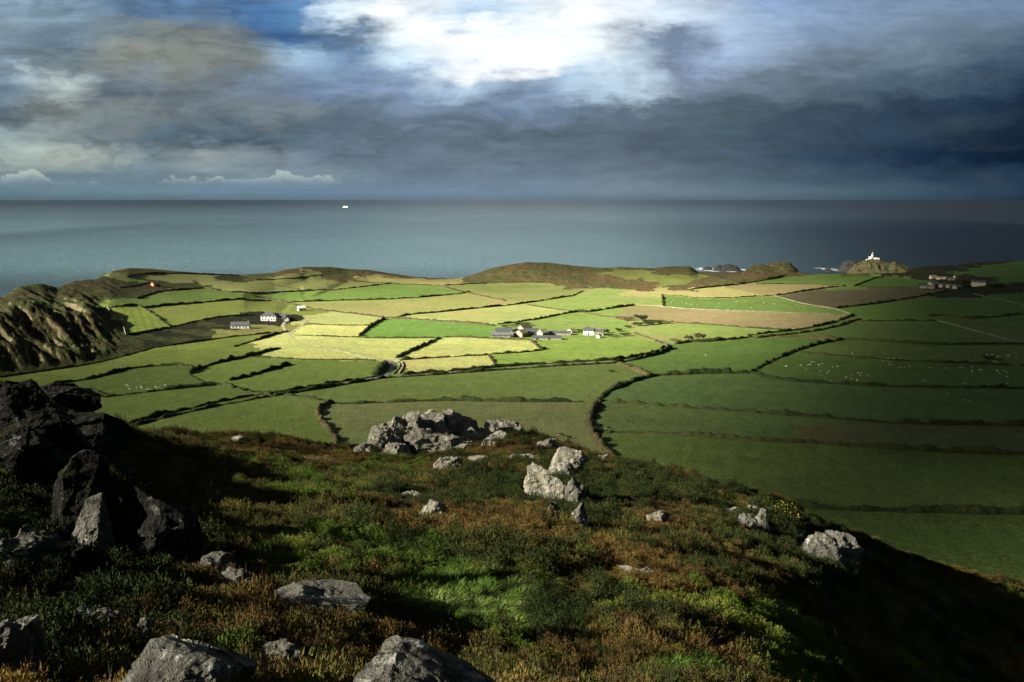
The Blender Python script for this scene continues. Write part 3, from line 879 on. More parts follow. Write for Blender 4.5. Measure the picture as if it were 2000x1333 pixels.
 ('pale dry-stone wall beside the gorse left of the striped field', 'w', 1.2, 1.4, [(237, 621), (241, 637), (246, 655)]),
 ('dark hedge right of the small striped field', 'h', 2.2, 1.6, [(267, 596), (287, 606), (310, 623), (332, 640)]),
 ('dark hedge along the top of the small striped field', 'h', 2.0, 1.6, [(216, 602), (240, 598), (267, 596), (280, 602)]),
 ('dark hedge below the orange-lit barn on the left ridge', 'h', 2.2, 1.8, [(268, 584), (290, 576), (312, 570), (360, 566), (400, 563)]),
 ('low stone hedge running up to the orange-lit barn', 'w', 1.4, 1.0, [(232, 562), (262, 558), (287, 553), (297, 552)]),
 ('thin dark hedge round the top field on the left skyline', 'h', 1.8, 1.4, [(247, 542), (272, 536), (300, 534), (340, 534), (375, 535), (430, 537), (470, 538)]),
 ('hedge bordering the lane that leaves the farm on the right', 'b', 2.4, 1.4, [(1238, 652), (1255, 658), (1272, 664), (1290, 670), (1304, 675)]),
]

# ------------------------------------------------------------------ which field is where (seeds spread out until they meet a hedge)
SEEDS = {
 'bright_stubble': [(900, 680), (1000, 676), (860, 712), (920, 706), (700, 690), (620, 690), (650, 695), (720, 675), (640, 672), (585, 668), (540, 692), (600, 680), (620, 648), (690, 648)],
 'yellow_grass': [(640, 626), (690, 628), (880, 618), (950, 615), (830, 622), (1040, 604)],
 'lime_grass': [(1130, 690), (1060, 700), (1220, 680), (1180, 700)],
 'drilled_green': [(780, 642), (850, 648), (930, 652), (740, 650)],
 'tan_pasture': [(700, 600), (640, 598), (800, 600), (900, 590), (980, 592)],
 'fresh_green': [(680, 575), (760, 575), (600, 582), (840, 570)],
 'olive_grass': [(640, 552), (700, 558), (560, 562), (480, 562), (420, 550), (520, 560), (560, 536), (300, 540), (400, 540), (350, 545), (260, 537 + 8), (590, 533)],
 'pale_straw': [(810, 549), (860, 551), (760, 545), (720, 543), (1400, 580), (1340, 573), (1450, 575), (1250, 572), (1300, 568)],
 'rough_pasture': [(1000, 570), (1060, 565), (950, 565), (1100, 572), (900, 562), (1000, 582)],
 'pale_green': [(1180, 585), (1250, 588), (1100, 598), (1180, 575), (1350, 645), (1280, 652), (1450, 650), (1250, 640)],
 'mid_green': [(1130, 628), (1080, 640), (1200, 640), (1040, 640), (1180, 605), (1160, 608)],
 'ploughed_tan': [(1350, 618), (1450, 625), (1560, 630), (1620, 625), (1250, 606), (1270, 615)],
 'sheep_green': [(1450, 595), (1350, 592), (1550, 602), (1400, 600), (1590, 605)],
 'pale_brown_strip': [(1550, 563), (1480, 568), (1600, 560), (1520, 570)],
 'dark_plough': [(1720, 580), (1650, 585), (1780, 573), (1600, 588)],
 'coast_green': [(1550, 548), (1620, 545), (1700, 542), (1580, 543), (1640, 550)],
 'coast_green_b': [(1760, 550), (1720, 552), (1790, 553), (1950, 535), (1990, 545), (1900, 530)],
 'right_green': [(1850, 595), (1750, 605), (1950, 595), (1700, 612), (1950, 605)],
 'right_green_b': [(1750, 650), (1850, 655), (1650, 645), (1950, 635), (1600, 655), (1980, 580)],
 'right_green_c': [(1750, 688), (1850, 695), (1950, 700), (1650, 680)],
 'right_green_d': [(1600, 715), (1750, 730), (1850, 735), (1550, 730), (1950, 740), (2050, 740)],
 'mid_right': [(1400, 695), (1500, 680), (1300, 710), (1560, 668), (1340, 690)],
 'slope_a': [(1350, 765), (1500, 780), (1650, 790), (1800, 800), (2000, 800)],
 'slope_b': [(1300, 825), (1450, 835), (1220, 820), (1500, 840)],
 'slope_brown': [(1720, 852), (1850, 860), (1620, 848), (2000, 870)],
 'slope_c': [(1350, 900), (1500, 930), (1700, 940), (1850, 940), (1250, 870), (2000, 950)],
 'slope_d': [(1650, 1030), (1800, 1040), (1560, 1005), (2000, 1040)],
 'mid_pasture': [(900, 755), (750, 760), (1050, 750), (680, 770), (1130, 750), (1160, 720)],
 'near_pasture': [(900, 830), (750, 820), (1080, 840), (1110, 880), (700, 850), (1020, 860), (800, 800)],
 'left_pasture': [(500, 830), (560, 820), (400, 840), (600, 860), (300, 850), (540, 860)],
 'left_pasture_b': [(350, 790), (450, 775), (250, 810), (280, 790)],
 'left_pasture_c': [(550, 740), (650, 740), (620, 720), (480, 720), (440, 730), (520, 755), (720, 720)],
 'left_pasture_d': [(300, 740), (350, 735), (230, 750), (200, 760)],
 'left_pasture_e': [(330, 700), (250, 708), (420, 685), (100, 738), (150, 728), (50, 745), (-100, 765), (450, 670)],
 'terrace_green': [(350, 585), (320, 590), (420, 580), (290, 590)],
 'terrace_olive': [(400, 605), (480, 600), (330, 620), (550, 605), (300, 608)],
 'striped_small': [(260, 625), (250, 640), (240, 612), (290, 635)],
 'garden_grass': [(440, 651), (500, 648), (530, 645), (470, 655)],
 'headland_grass': [(1200, 530), (1240, 534), (1290, 542), (1320, 552), (1330, 545), (1250, 537)],
 'moor': [(50, 650), (60, 600), (150, 620), (200, 570), (100, 580), (180, 680), (100, 700), (230, 550), (250, 575), (300, 553), (330, 558), (200, 640), (40, 710), (280, 670),
          (380, 650), (330, 660), (420, 635), (300, 565), (440, 545), (370, 557)],
 'bank': [(390, 640), (350, 655), (440, 628), (500, 625), (290, 670), (430, 640), (480, 622), (530, 615)],
 'heath_hill': [(600, 525), (640, 530), (690, 533), (730, 532), (570, 530), (680, 540), (640, 524), (550, 533), (780, 539), (500, 540),
                (1000, 530), (1060, 530), (1100, 545), (950, 545), (1150, 540), (1000, 545), (1220, 550), (1150, 555), (1180, 528), (1200, 524), (1290, 531), (1340, 530), (1250, 560),
                (1400, 540), (1450, 545), (1380, 550), (1430, 552), (1340, 562), (1500, 535), (1550, 535), (1300, 526), (1370, 560), (840, 541), (300, 528), (350, 530)],
 'rock_head': [(1480, 524), (1520, 520), (1545, 522), (1500, 528)],
 'dark_moor': [(1820, 530), (1800, 540), (1860, 525), (1850, 555), (1900, 545), (1950, 560), (1790, 532), (1750, 531), (1900, 566)],
}
GW, GH, GX0, GY0 = 1240, 300, -240.0, 500.0      # 2 px wide, 2 px high cells
wall = np.zeros((GH, GW), dtype=bool)


def _cell(px, py): return int((px - GX0) / 2), int((py - GY0) / 2)


for _, _, _, _, pl in HEDGES:
    for (a, b) in zip(pl[:-1], pl[1:]):
        n = int(max(abs(a[0] - b[0]), abs(a[1] - b[1]))) + 1
        for k in range(n + 1):
            i, j = _cell(a[0] + (b[0] - a[0]) * k / n, a[1] + (b[1] - a[1]) * k / n)
            if 0 <= i < GW and 0 <= j < GH: wall[j, i] = True
# thicken the walls so that a spreading field cannot slip diagonally through
wall2 = wall.copy(); wall2[:, 1:] |= wall[:, :-1]
SNAMES = list(SEEDS)
ids = np.full((GH, GW), -1, dtype=np.int32)
for k, nme in enumerate(SNAMES):
    for (px, py) in SEEDS[nme]:
        i, j = _cell(px, py)
        if 0 <= i < GW and 0 <= j < GH: ids[j, i] = k
for it in range(600):
    free = (ids < 0) & ~wall2
    if not free.any(): break
    new = ids.copy()
    for (sj, si) in ((0, 1), (0, -1), (0, 1), (0, -1), (1, 0), (-1, 0)):
        if sj and it % 3: continue
        sh_ = np.roll(new, (sj, si), (0, 1))
        if si == 1: sh_[:, 0] = -1
        if si == -1: sh_[:, -1] = -1
        if sj == 1: sh_[0] = -1
        if sj == -1: sh_[-1] = -1
        m_ = (new < 0) & ~wall2 & (sh_ >= 0)
        new[m_] = sh_[m_]
    if (new == ids).all() and it % 3 == 0: break
    ids = new
for it in range(6):
    for (sj, si) in ((1, 0), (-1, 0), (0, 1), (0, -1)):
        sh_ = np.roll(ids, (sj, si), (0, 1)); m_ = (ids < 0) & (sh_ >= 0); ids[m_] = sh_[m_]
ids[ids < 0] = SNAMES.index('left_pasture')

# ------------------------------------------------------------------ field and ground materials
G = lambda r, g, b: (r, g, b)
FIELD_DEF = {
 'bright_stubble': (G(.39, .40, .14), G(.29, .33, .10), (0.35, 5.0, .03), G(.42, .34, .13)),
 'yellow_grass': (G(.29, .31, .11), G(.22, .26, .08), (1.0, 9.0, .035), G(.30, .26, .10)),
 'lime_grass': (G(.20, .27, .065), G(.155, .22, .05), None, None),
 'drilled_green': (G(.10, .19, .045), G(.13, .21, .05), (0.75, 7.0, .07), None),
 'tan_pasture': (G(.24, .23, .08), G(.19, .22, .065), None, G(.27, .21, .10)),
 'fresh_green': (G(.16, .22, .06), G(.12, .19, .045), None, None),
 'olive_grass': (G(.21, .22, .075), G(.16, .19, .055), None, G(.24, .20, .09)),
 'pale_straw': (G(.32, .29, .11), G(.24, .24, .08), None, G(.30, .24, .12)),
 'rough_pasture': (G(.14, .17, .055), G(.22, .22, .085), None, G(.24, .20, .09)),
 'pale_green': (G(.17, .23, .07), G(.22, .26, .08), None, G(.25, .24, .10)),
 'mid_green': (G(.15, .21, .06), G(.18, .24, .07), None, None),
 'ploughed_tan': (G(.25, .20, .10), G(.22, .175, .085), (1.5, 12.0, .07), G(.16, .18, .06)),
 'sheep_green': (G(.11, .17, .045), G(.13, .18, .05), None, None),
 'pale_brown_strip': (G(.20, .18, .08), G(.24, .20, .08), None, G(.26, .18, .10)),
 'dark_plough': (G(.10, .085, .045), G(.08, .07, .035), (1.5, 10.0, .08), None),
 'coast_green': (G(.10, .16, .04), G(.13, .18, .05), None, None),
 'coast_green_b': (G(.06, .12, .03), G(.08, .13, .035), None, None),
 'right_green': (G(.085, .135, .03), G(.10, .15, .035), None, None),
 'right_green_b': (G(.08, .125, .032), G(.095, .135, .035), None, G(.12, .12, .05)),
 'right_green_c': (G(.09, .13, .035), G(.105, .14, .04), None, None),
 'right_green_d': (G(.10, .14, .042), G(.08, .125, .03), None, None),
 'mid_right': (G(.10, .155, .042), G(.085, .14, .036), None, None),
 'slope_a': (G(.08, .125, .045), G(.09, .135, .045), None, None),
 'slope_b': (G(.095, .125, .045), G(.085, .12, .042), None, None),
 'slope_brown': (G(.10, .105, .04), G(.09, .11, .04), None, G(.115, .085, .035)),
 'slope_c': (G(.10, .13, .038), G(.085, .12, .034), None, None),
 'slope_d': (G(.075, .11, .03), G(.07, .10, .028), None, None),
 'mid_pasture': (G(.12, .15, .045), G(.105, .14, .042), None, G(.13, .14, .06)),
 'near_pasture': (G(.125, .14, .05), G(.11, .135, .048), None, G(.14, .13, .06)),
 'left_pasture': (G(.115, .14, .04), G(.10, .13, .035), None, None),
 'left_pasture_b': (G(.08, .12, .03), G(.10, .13, .035), None, None),
 'left_pasture_c': (G(.12, .16, .04), G(.11, .15, .038), None, None),
 'left_pasture_d': (G(.09, .12, .03), G(.08, .11, .028), None, None),
 'left_pasture_e': (G(.13, .155, .038), G(.105, .135, .032), (0.2, 40.0, .06), None),
 'terrace_green': (G(.10, .14, .035), G(.085, .12, .03), None, None),
 'terrace_olive': (G(.15, .17, .045), G(.13, .155, .04), None, None),
 'striped_small': (G(.17, .20, .045), G(.14, .18, .04), (0.5, 7.0, .12), None),
 'garden_grass': (G(.15, .16, .045), G(.12, .12, .04), None, G(.12, .09, .045)),
 'headland_grass': (G(.15, .17, .05), G(.18, .18, .065), None, None),
}
DT = math.radians
for k, (c1, c2, stv, dirt) in FIELD_DEF.items():
    if c1[1] > c1[0] * 1.12:
        c1 = (c1[0] * .94, c1[1] * .98, c1[2] * .82); c2 = (c2[0] * .94, c2[1] * .98, c2[2] * .82)
    if stv is None: stv = ((sum(map(ord, k)) % 31) / 10.0, 9.0, .03)
    field_mat('grass ' + k.replace('_', ' '), c1, c2, stv, dirt)
moor_mat('crag moor', G(.045, .056, .017), G(.056, .044, .018), G(.24, .205, .115), 0.92, 1.0)
moor_mat('gorse bank', G(.014, .019, .007), G(.024, .019, .008), G(.03, .03, .02), 0.1, 1.2)
moor_mat('coast heath', G(.10, .105, .038), G(.15, .10, .045), G(.22, .2, .13), 0.25, 0.9)
moor_mat('lichened headland rock', G(.12, .11, .045), G(.10, .085, .04), G(.30, .27, .15), 0.95, 1.2)
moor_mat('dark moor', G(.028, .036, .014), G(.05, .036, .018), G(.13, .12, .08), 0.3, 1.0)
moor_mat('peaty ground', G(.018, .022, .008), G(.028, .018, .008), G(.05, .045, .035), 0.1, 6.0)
SMAT = {}
for k in SNAMES:
    SMAT[k] = 'grass ' + k.replace('_', ' ')
SMAT.update({'moor': 'crag moor', 'bank': 'gorse bank', 'heath_hill': 'coast heath', 'rock_head': 'lichened headland rock', 'dark_moor': 'dark moor'})

# look up every vertex of the land in the field map
PX, PY = to_pix(GX, GY, GZ)
qx = np.clip(((PX - GX0) / 2).astype(int), 0, GW - 1); qy = np.clip(((PY - GY0) / 2).astype(int), 0, GH - 1)
VID = ids[qy, qx]
jx = np.clip(((PX + 22 * fbm(GX / 22, GY / 30, oct=3) - GX0) / 2).astype(int), 0, GW - 1); jy = np.clip(((PY + 6 * fbm(GX / 25 + 60, GY / 40, oct=3) - GY0) / 2).astype(int), 0, GH - 1)
VJ = ids[jy, jx]
wild = [SNAMES.index(q) for q in ('moor', 'bank', 'heath_hill', 'rock_head', 'dark_moor', 'headland_grass', 'pale_straw', 'olive_grass')]
wm = np.isin(VID, wild) & np.isin(VJ, wild)
VID = np.where(wm, VJ, VID)
wd = wall.copy()
for q in range(5):
    for (sj, si) in ((0, 1), (0, -1)) + (((1, 0), (-1, 0)) if q < 3 else ()): wd |= np.roll(wd, (sj, si), (0, 1))
open_ = ~wd[qy, qx] & ~wd[jy, jx]
VID = np.where(open_, VJ, VID)
FOREID = len(SNAMES)
VID[GF | (GR < 150)] = FOREID
# seaward slopes and everything past the coast stay rough
_rs3 = np.interp(GA.ravel(), _ha, _hr[:, 3]).reshape(GA.shape)
far_side = (GR > _rs3 - 5) & (GR > 400)
VID[far_side & (GA < CRAG_AZ)] = SNAMES.index('moor')
VID[far_side & (GA >= CRAG_AZ)] = SNAMES.index('heath_hill')
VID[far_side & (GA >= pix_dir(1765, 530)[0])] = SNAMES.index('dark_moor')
outl = (GA < R_(-41)) & (VID != FOREID); VID[outl] = SNAMES.index('moor')
fid = VID[:-1, :-1]
ii = np.arange(NR * NA).reshape(NR, NA)
quads = np.stack([ii[:-1, :-1], ii[:-1, 1:], ii[1:, 1:], ii[1:, :-1]], -1)
VERT = np.stack([GX, GY, GZ], -1).reshape(-1, 3)


def land(name, sel, mat):
    q = quads[sel]
    if len(q) == 0: return None
    u, inv = np.unique(q.ravel(), return_inverse=True)
    o = mesh_np(name, VERT[u], inv.reshape(-1, 4)[:, ::-1], MATS[mat])
    o['kind'] = 'structure'
    return o


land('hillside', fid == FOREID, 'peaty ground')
for k, nme in enumerate(SNAMES):
    base = 'field' if SMAT[nme].startswith('grass') else ('headland' if nme in ('moor', 'heath_hill', 'rock_head', 'dark_moor') else 'bank')
    land(base, fid == k, SMAT[nme])

# ------------------------------------------------------------------ sea
m, T, b, out = new_mat('sea water')
p, _ = pos_of(T)
d_ = T.vmath('MULTIPLY', p, (1.0, 0.55, 1.0))
n1 = T.noise(d_, 0.0016, 5, 0.6)
n2 = T.noise(T.vmath('MULTIPLY', p, (0.35, 1.0, 1.0)), 0.012, 6, 0.7)
wv = T.noise(d_, 0.05, 8, 0.72)
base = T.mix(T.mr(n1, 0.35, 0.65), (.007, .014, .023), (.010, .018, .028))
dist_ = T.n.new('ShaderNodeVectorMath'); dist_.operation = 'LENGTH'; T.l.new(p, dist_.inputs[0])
shal_shade = T.math('SUBTRACT', T.math('POWER', T.mr(T.math('LOGARITHM', dist_.outputs['Value'], 10.0), 3.25, 4.55, 1.0, 0.0), 1.2), T.math('MULTIPLY', T.math('SUBTRACT', n1, 0.5), 0.5), clamp=True)
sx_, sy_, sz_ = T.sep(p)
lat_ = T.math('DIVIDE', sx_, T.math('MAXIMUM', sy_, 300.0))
shal_shade = T.math('MULTIPLY', shal_shade, T.mr(lat_, 0.12, 0.62, 1.0, 0.12, True))  # darkens the water to the right in place of cloud shade
base = T.mix(shal_shade, base, (.095, .165, .195))
base = T.mix(T.mr(n2, 0.45, 0.8, 0, .5), base, T.mix(shal_shade, (.012, .02, .022), (.07, .12, .125)))
shade_right = T.mr(lat_, 0.1, 0.6, 1.0, 0.25, True)  # whole sea colour darkened to the right, painted shade
base = T.mix(1.0, base, T.xyz(shade_right, shade_right, shade_right), 'MULTIPLY')
g_ = T.mr(wv, 0.3, 0.7, 0.62, 1.38)
base = T.mix(1.0, base, T.xyz(g_, g_, g_), 'MULTIPLY')
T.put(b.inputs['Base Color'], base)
b.inputs['Roughness'].default_value = 0.38
b.inputs['Specular IOR Level'].default_value = 0.5
b.inputs['IOR'].default_value = 1.33
sw_ = T.noise(T.vmath('MULTIPLY', p, (0.35, 1.0, 1.0)), 0.03, 5, 0.65)
bump(T, b, T.math('ADD', wv, sw_), 3.6, 0.9)
MATS['sea water'] = m
rr = np.concatenate([[0.0], np.geomspace(300, 160000, 60)])
aa = np.radians(np.linspace(0, 360, 97)[:-1])
sv = [(0, 0, 0)]
for r in rr[1:]:
    for a in aa: sv.append((math.sin(a) * r, math.cos(a) * r, 0))
sf = []
na = len(aa)
for i in range(na): sf.append([0, 1 + (i + 1) % na, 1 + i])
for k in range(len(rr) - 2):
    for i in range(na):
        a0 = 1 + k * na + i; a1 = 1 + k * na + (i + 1) % na
        sf.append([a0, a1, a1 + na, a0 + na])
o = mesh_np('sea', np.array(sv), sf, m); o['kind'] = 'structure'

# ------------------------------------------------------------------ added cloud layer, out of view, shaped to dim the sun over the land
def sun_share(X, Y):
    """part of the sunlight that the added cloud layer lets through to each place"""
    def g(cx, cy, sx, sy, rot=0.0):
        c, s = math.cos(rot), math.sin(rot)
        u = (X - cx) * c + (Y - cy) * s; v = -(X - cx) * s + (Y - cy) * c
        return np.exp(-((u / sx) ** 2 + (v / sy) ** 2))
    T_ = 0.27 + 0.50 * g(-20, 740, 460, 310) + 0.42 * g(50, 1180, 560, 330) + 0.20 * g(-380, 820, 260, 300) + 0.30 * g(250, 1000, 330, 330)
    T_ = T_ + 0.06 * g(1000, 2050, 400, 300) + 0.14 * g(560, 1700, 300, 250)
    T_ = T_ * (1 - 0.93 * sstep(0.23, 0.54, (X + 10) / np.maximum(Y + 30, 60)) * (1 - sstep(900, 2000, Y)))
    T_ = T_ * (1 - 0.45 * sstep(0.42, 0.62, X / np.maximum(Y, 60)) * sstep(700, 1100, Y) * (1 - sstep(1500, 2000, Y)))
    T_ = T_ * (1 - 0.35 * (1 - sstep(300, 620, Y)) * sstep(60, 200, X))
    T_ = T_ * (1 - 0.35 * (1 - sstep(-640, -260, X)) * (1 - sstep(900, 1500, Y)))
    T_ = T_ * (1 - 0.75 * g(-340, 400, 170, 190))
    T_ = T_ + 0.62 * g(216, 112, 78, 105)
    T_ = np.maximum(T_ * (1 + 0.14 * fbm(X / 330.0, Y / 330.0, oct=3)), 0.02)
    sea_ = 0.36 + 0.45 * g(-350, 3300, 1500, 2600) + 0.30 * g(-2200, 3200, 1500, 3200) + 0.45 * sstep(3500, 8500, Y) * (1 - sstep(0, 4000, X))
    T_ = T_ + (sea_ - T_) * sstep(1650, 2300, Y)
    T_ = T_ * (1 - 0.55 * sstep(0.2, 0.6, X / np.maximum(Y, 60)) * sstep(2000, 2600, Y))
    e = np.minimum(np.minimum(sstep(-3400, -2900, X), 1 - sstep(3600, 4200, X)), np.minimum(sstep(-1400, -900, Y), 1 - sstep(4500, 9500, Y)))
    return np.clip(1 - (1 - T_) * e, 0.02, 1.0)


CLOUD_H = 2500.0
cx_ = np.linspace(-3500, 4300, 196); cy_ = np.concatenate([np.linspace(-1500, 2600, 150), np.linspace(2650, 9600, 60)])
CX, CY = np.meshgrid(cx_, cy_)
TT = sun_share(CX, CY)
sh = (CLOUD_H - 80.0) / math.tan(SUN_EL)
bx = CX + math.sin(SUN_AZ) * sh; by = CY + math.cos(SUN_AZ) * sh
thick = 60 + 340 * (1 - TT) + 60 * fbm(CX / 500, CY / 500, oct=3)
zb = CLOUD_H + 0 * CX; zt = CLOUD_H + np.maximum(thick, 20)
# the top skin is moved along the sun ray too, so both skins shade the same ground
bx2 = bx + math.sin(SUN_AZ) * (zt - zb) / math.tan(SUN_EL); by2 = by + math.cos(SUN_AZ) * (zt - zb) / math.tan(SUN_EL)
nv = CX.size
vv = np.concatenate([np.stack([bx, by, zb], -1).reshape(-1, 3), np.stack([bx2, by2, zt], -1).reshape(-1, 3)])
i2 = np.arange(nv).reshape(CX.shape)
q1 = np.stack([i2[:-1, :-1], i2[:-1, 1:], i2[1:, 1:], i2[1:, :-1]], -1).reshape(-1, 4)
m, T, b, out = new_mat('added cloud vapour')
T.n.remove(b)
at = T.n.new('ShaderNodeAttribute'); at.attribute_name = 'clearness'
tr = T.n.new('ShaderNodeBsdfTransparent'); df = T.n.new('ShaderNodeBsdfDiffuse'); df.inputs[0].default_value = (.8, .8, .8, 1)
mx = T.n.new('ShaderNodeMixShader')
T.l.new(at.outputs['Fac'], mx.inputs[0]); T.l.new(df.outputs[0], mx.inputs[1]); T.l.new(tr.outputs[0], mx.inputs[2]); T.l.new(mx.outputs[0], out.inputs[0])
o = mesh_np('shade_cloud', vv, np.concatenate([q1, (q1 + nv)[:, ::-1]]), m); o['kind'] = 'structure'  # unseen layer added to dim the sun, patterned by clearness
att = o.data.attributes.new('clearness', 'FLOAT', 'POINT')
att.data.foreach_set('value', np.concatenate([np.sqrt(TT).ravel()] * 2).astype(np.float32))

# ------------------------------------------------------------------ hedges, banks and walls
foliage_mat('hedge leaves', [G(.016, .028, .009), G(.036, .050, .015), G(.062, .064, .022)], 0.25, 0.0, 0.02)
foliage_mat('bracken', [G(.035, .036, .017), G(.065, .055, .024), G(.11, .082, .036)], 0.3, 0.0, 0.02)
m, T, b, out = new_mat('field stone')
p, _ = pos_of(T)
vo = T.n.new('ShaderNodeTexVoronoi'); vo.inputs['Scale'].default_value = 1.6; T.put(vo.inputs['Vector'], p)
nn = T.noise(p, 0.25, 4, 0.6)
cc = T.mix(T.mr(nn, .42, .6), (.11, .11, .06), (.23, .215, .14))
T.put(b.inputs['Base Color'], T.mix(0.5, cc, vo.outputs['Color'], 'SOFT_LIGHT'))
b.inputs['Roughness'].default_value = 0.95


def strip(label, kind, width, height, pl, name=None, seed=0):
    width, height = (width * .86, height * .84) if kind != 'w' else (width * .7, height * .8)
    P3 = [hit_far(*q) for q in pl]
    P3 = [p for p in P3 if math.hypot(p.x, p.y) > 120]
    pts = []
    for a, c in zip(P3[:-1], P3[1:]):
        L = (c - a).length
        if L < 0.5: continue
        r = math.hypot(a.x, a.y)
        n = max(1, int(L / max(0.7, r / 420.0)))
        for k in range(n): pts.append(a.lerp(c, k / n))
    pts.append(P3[-1])
    A = np.array([(p.x, p.y) for p in pts])
    # soften the corners
    for _ in range(6):
        A[1:-1] = 0.25 * A[:-2] + 0.5 * A[1:-1] + 0.25 * A[2:]
    n = len(A)
    Tn = np.gradient(A, axis=0); Tn /= np.linalg.norm(Tn, axis=1)[:, None] + 1e-9
    Nn = np.stack([-Tn[:, 1], Tn[:, 0]], 1)
    s = np.concatenate([[0], np.cumsum(np.linalg.norm(np.diff(A, axis=0), axis=1))])
    rm = np.hypot(A[:, 0], A[:, 1])
    prof = [(-.5, -.35), (-.52, .25), (-.40, .62), (-.18, .92), (0, 1.0), (.18, .9), (.40, .6), (.52, .22), (.5, -.35)]
    K = len(prof)
    if kind == 'w':
        hf = 1 + 0.22 * fbm(s / 3.0, s * 0 + seed, oct=3); wf = 1 + 0 * s
    else:
        big = fbm(s / 26.0 + seed * 3.1, s * 0 + seed * 1.7, oct=2)
        lump = fbm(s / 5.0, s * 0 + seed, oct=3)
        hf = np.clip(0.92 + 0.7 * big + 0.95 * lump, 0.14, 2.6); wf = np.clip(1 + 0.35 * big + 0.3 * fbm(s / 7.0, s * 0 + seed + 40., oct=2), 0.45, 2)
    ends = np.minimum(1, np.minimum(s + 0.8, s[-1] - s + 0.8) / 3.0)
    hf = hf * ends; wf = wf * (0.4 + 0.6 * ends)
    V = np.zeros((n, K, 3))
    for k, (u, w) in enumerate(prof):
        ww = u * width * wf
        X = A[:, 0] + Nn[:, 0] * ww; Y = A[:, 1] + Nn[:, 1] * ww
        Z = gz_at(X, Y) + w * height * hf
        V[:, k] = np.stack([X, Y, Z], 1)
    am = 0.30 if kind != 'w' else 0.08
    j = np.stack([fbm(V[..., 0] * .9, V[..., 1] * .9, V[..., 2] * .9 + q * 11., oct=3) for q in range(3)], -1)
    V = V + j * am * height * np.array([1, 1, 1.0]) * (np.array([w > 0 for _, w in prof])[None, :, None])
    idx = np.arange(n * K).reshape(n, K)
    f = np.stack([idx[:-1, :-1], idx[1:, :-1], idx[1:, 1:], idx[:-1, 1:]], -1).reshape(-1, 4)
    V = V.reshape(-1, 3)
    verts = [V]; faces = [f]
    if kind != 'w':
        # leaf clumps standing out of the hedge, as small quads
        rs = np.random.RandomState(seed + 5)
        rr_ = np.median(rm)
        per = np.clip(3600.0 / rr_, 1.5, 12.0)
        N = int(min(14000, s[-1] * per))
        if N > 10:
            t = rs.rand(N) * (n - 1); i0 = np.minimum(t.astype(int), n - 2); fr = (t - i0)[:, None]
            kk = rs.randint(1, K - 2, N); fk = rs.rand(N)[:, None]
            Vg = V.reshape(n, K, 3)
            base = (Vg[i0, kk] * (1 - fk) + Vg[i0, kk + 1] * fk) * (1 - fr) + (Vg[i0 + 1, kk] * (1 - fk) + Vg[i0 + 1, kk + 1] * fk) * fr
            sz = (0.22 + 0.30 * rs.rand(N)) * np.clip(rr_ / 450., 0.55, 1.7)
            d1 = rs.randn(N, 3); d1 /= np.linalg.norm(d1, axis=1)[:, None]
            d2 = rs.randn(N, 3); d2[:, 2] = abs(d2[:, 2]) + .4; d2 /= np.linalg.norm(d2, axis=1)[:, None]
            c = base + np.array([0, 0, 1]) * (sz * 0.35)[:, None]
            a_ = d1 * (sz * .5)[:, None]; b_ = d2 * (sz * .6)[:, None]
            lv = np.stack([c - a_ - b_ * .6, c + a_ - b_ * .6, c + a_ * .6 + b_, c - a_ * .6 + b_], 1).reshape(-1, 3)
            verts.append(lv); faces.append(np.arange(4 * N).reshape(N, 4) + n * K)
    mat = {'h': 'hedge leaves', 'b': 'bracken', 'w': 'field stone'}[kind]
    nm = name or {'h': 'hedge', 'b': 'hedge', 'w': 'stone_wall'}[kind]
    o = mesh_np(nm, np.concatenate(verts), np.concatenate(faces), MATS[mat])
    tag(o, label, {'h': 'hedge', 'b': 'hedge', 'w': 'wall'}[kind], {'h': 'hedges dividing the fields', 'b': 'hedges dividing the fields', 'w': 'stone walls between the fields'}[kind])
    return o


for i, (lb, kd, wd, ht, pl) in enumerate(HEDGES):
    strip(lb, kd, wd, ht, pl, seed=i * 7 + 3)
# ------------------------------------------------------------------ rocks
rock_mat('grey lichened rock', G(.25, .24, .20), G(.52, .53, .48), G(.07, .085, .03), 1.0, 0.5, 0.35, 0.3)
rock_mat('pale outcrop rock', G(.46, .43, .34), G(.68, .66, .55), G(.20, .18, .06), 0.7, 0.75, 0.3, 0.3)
rock_mat('shaded tor rock', G(.030, .029, .025), G(.15, .155, .14), G(.025, .03, .012), 1.0, 0.5, 0.5, 0.35, 0.04)  # base colour darkened to stand in for shade on the left tor
rock_mat('sea cliff rock', G(.12, .11, .07), G(.2, .19, .13), G(.10, .10, .035), 0.12, 0.1, 0.8, 0.35)
rock_mat('black sea rock', G(.055, .055, .055), G(.11, .11, .10), G(.05, .055, .03), 0.12, 0.0, 0.3, 0.4)
_ico = {}


def ico(sub):
    if sub not in _ico:
        bm = bmesh.new(); bmesh.ops.create_icosphere(bm, subdivisions=sub, radius=1.0)
        _ico[sub] = (np.array([v.co[:] for v in bm.verts]), np.array([[v.index for v in f.verts] for f in bm.faces])); bm.free()
    return _ico[sub]


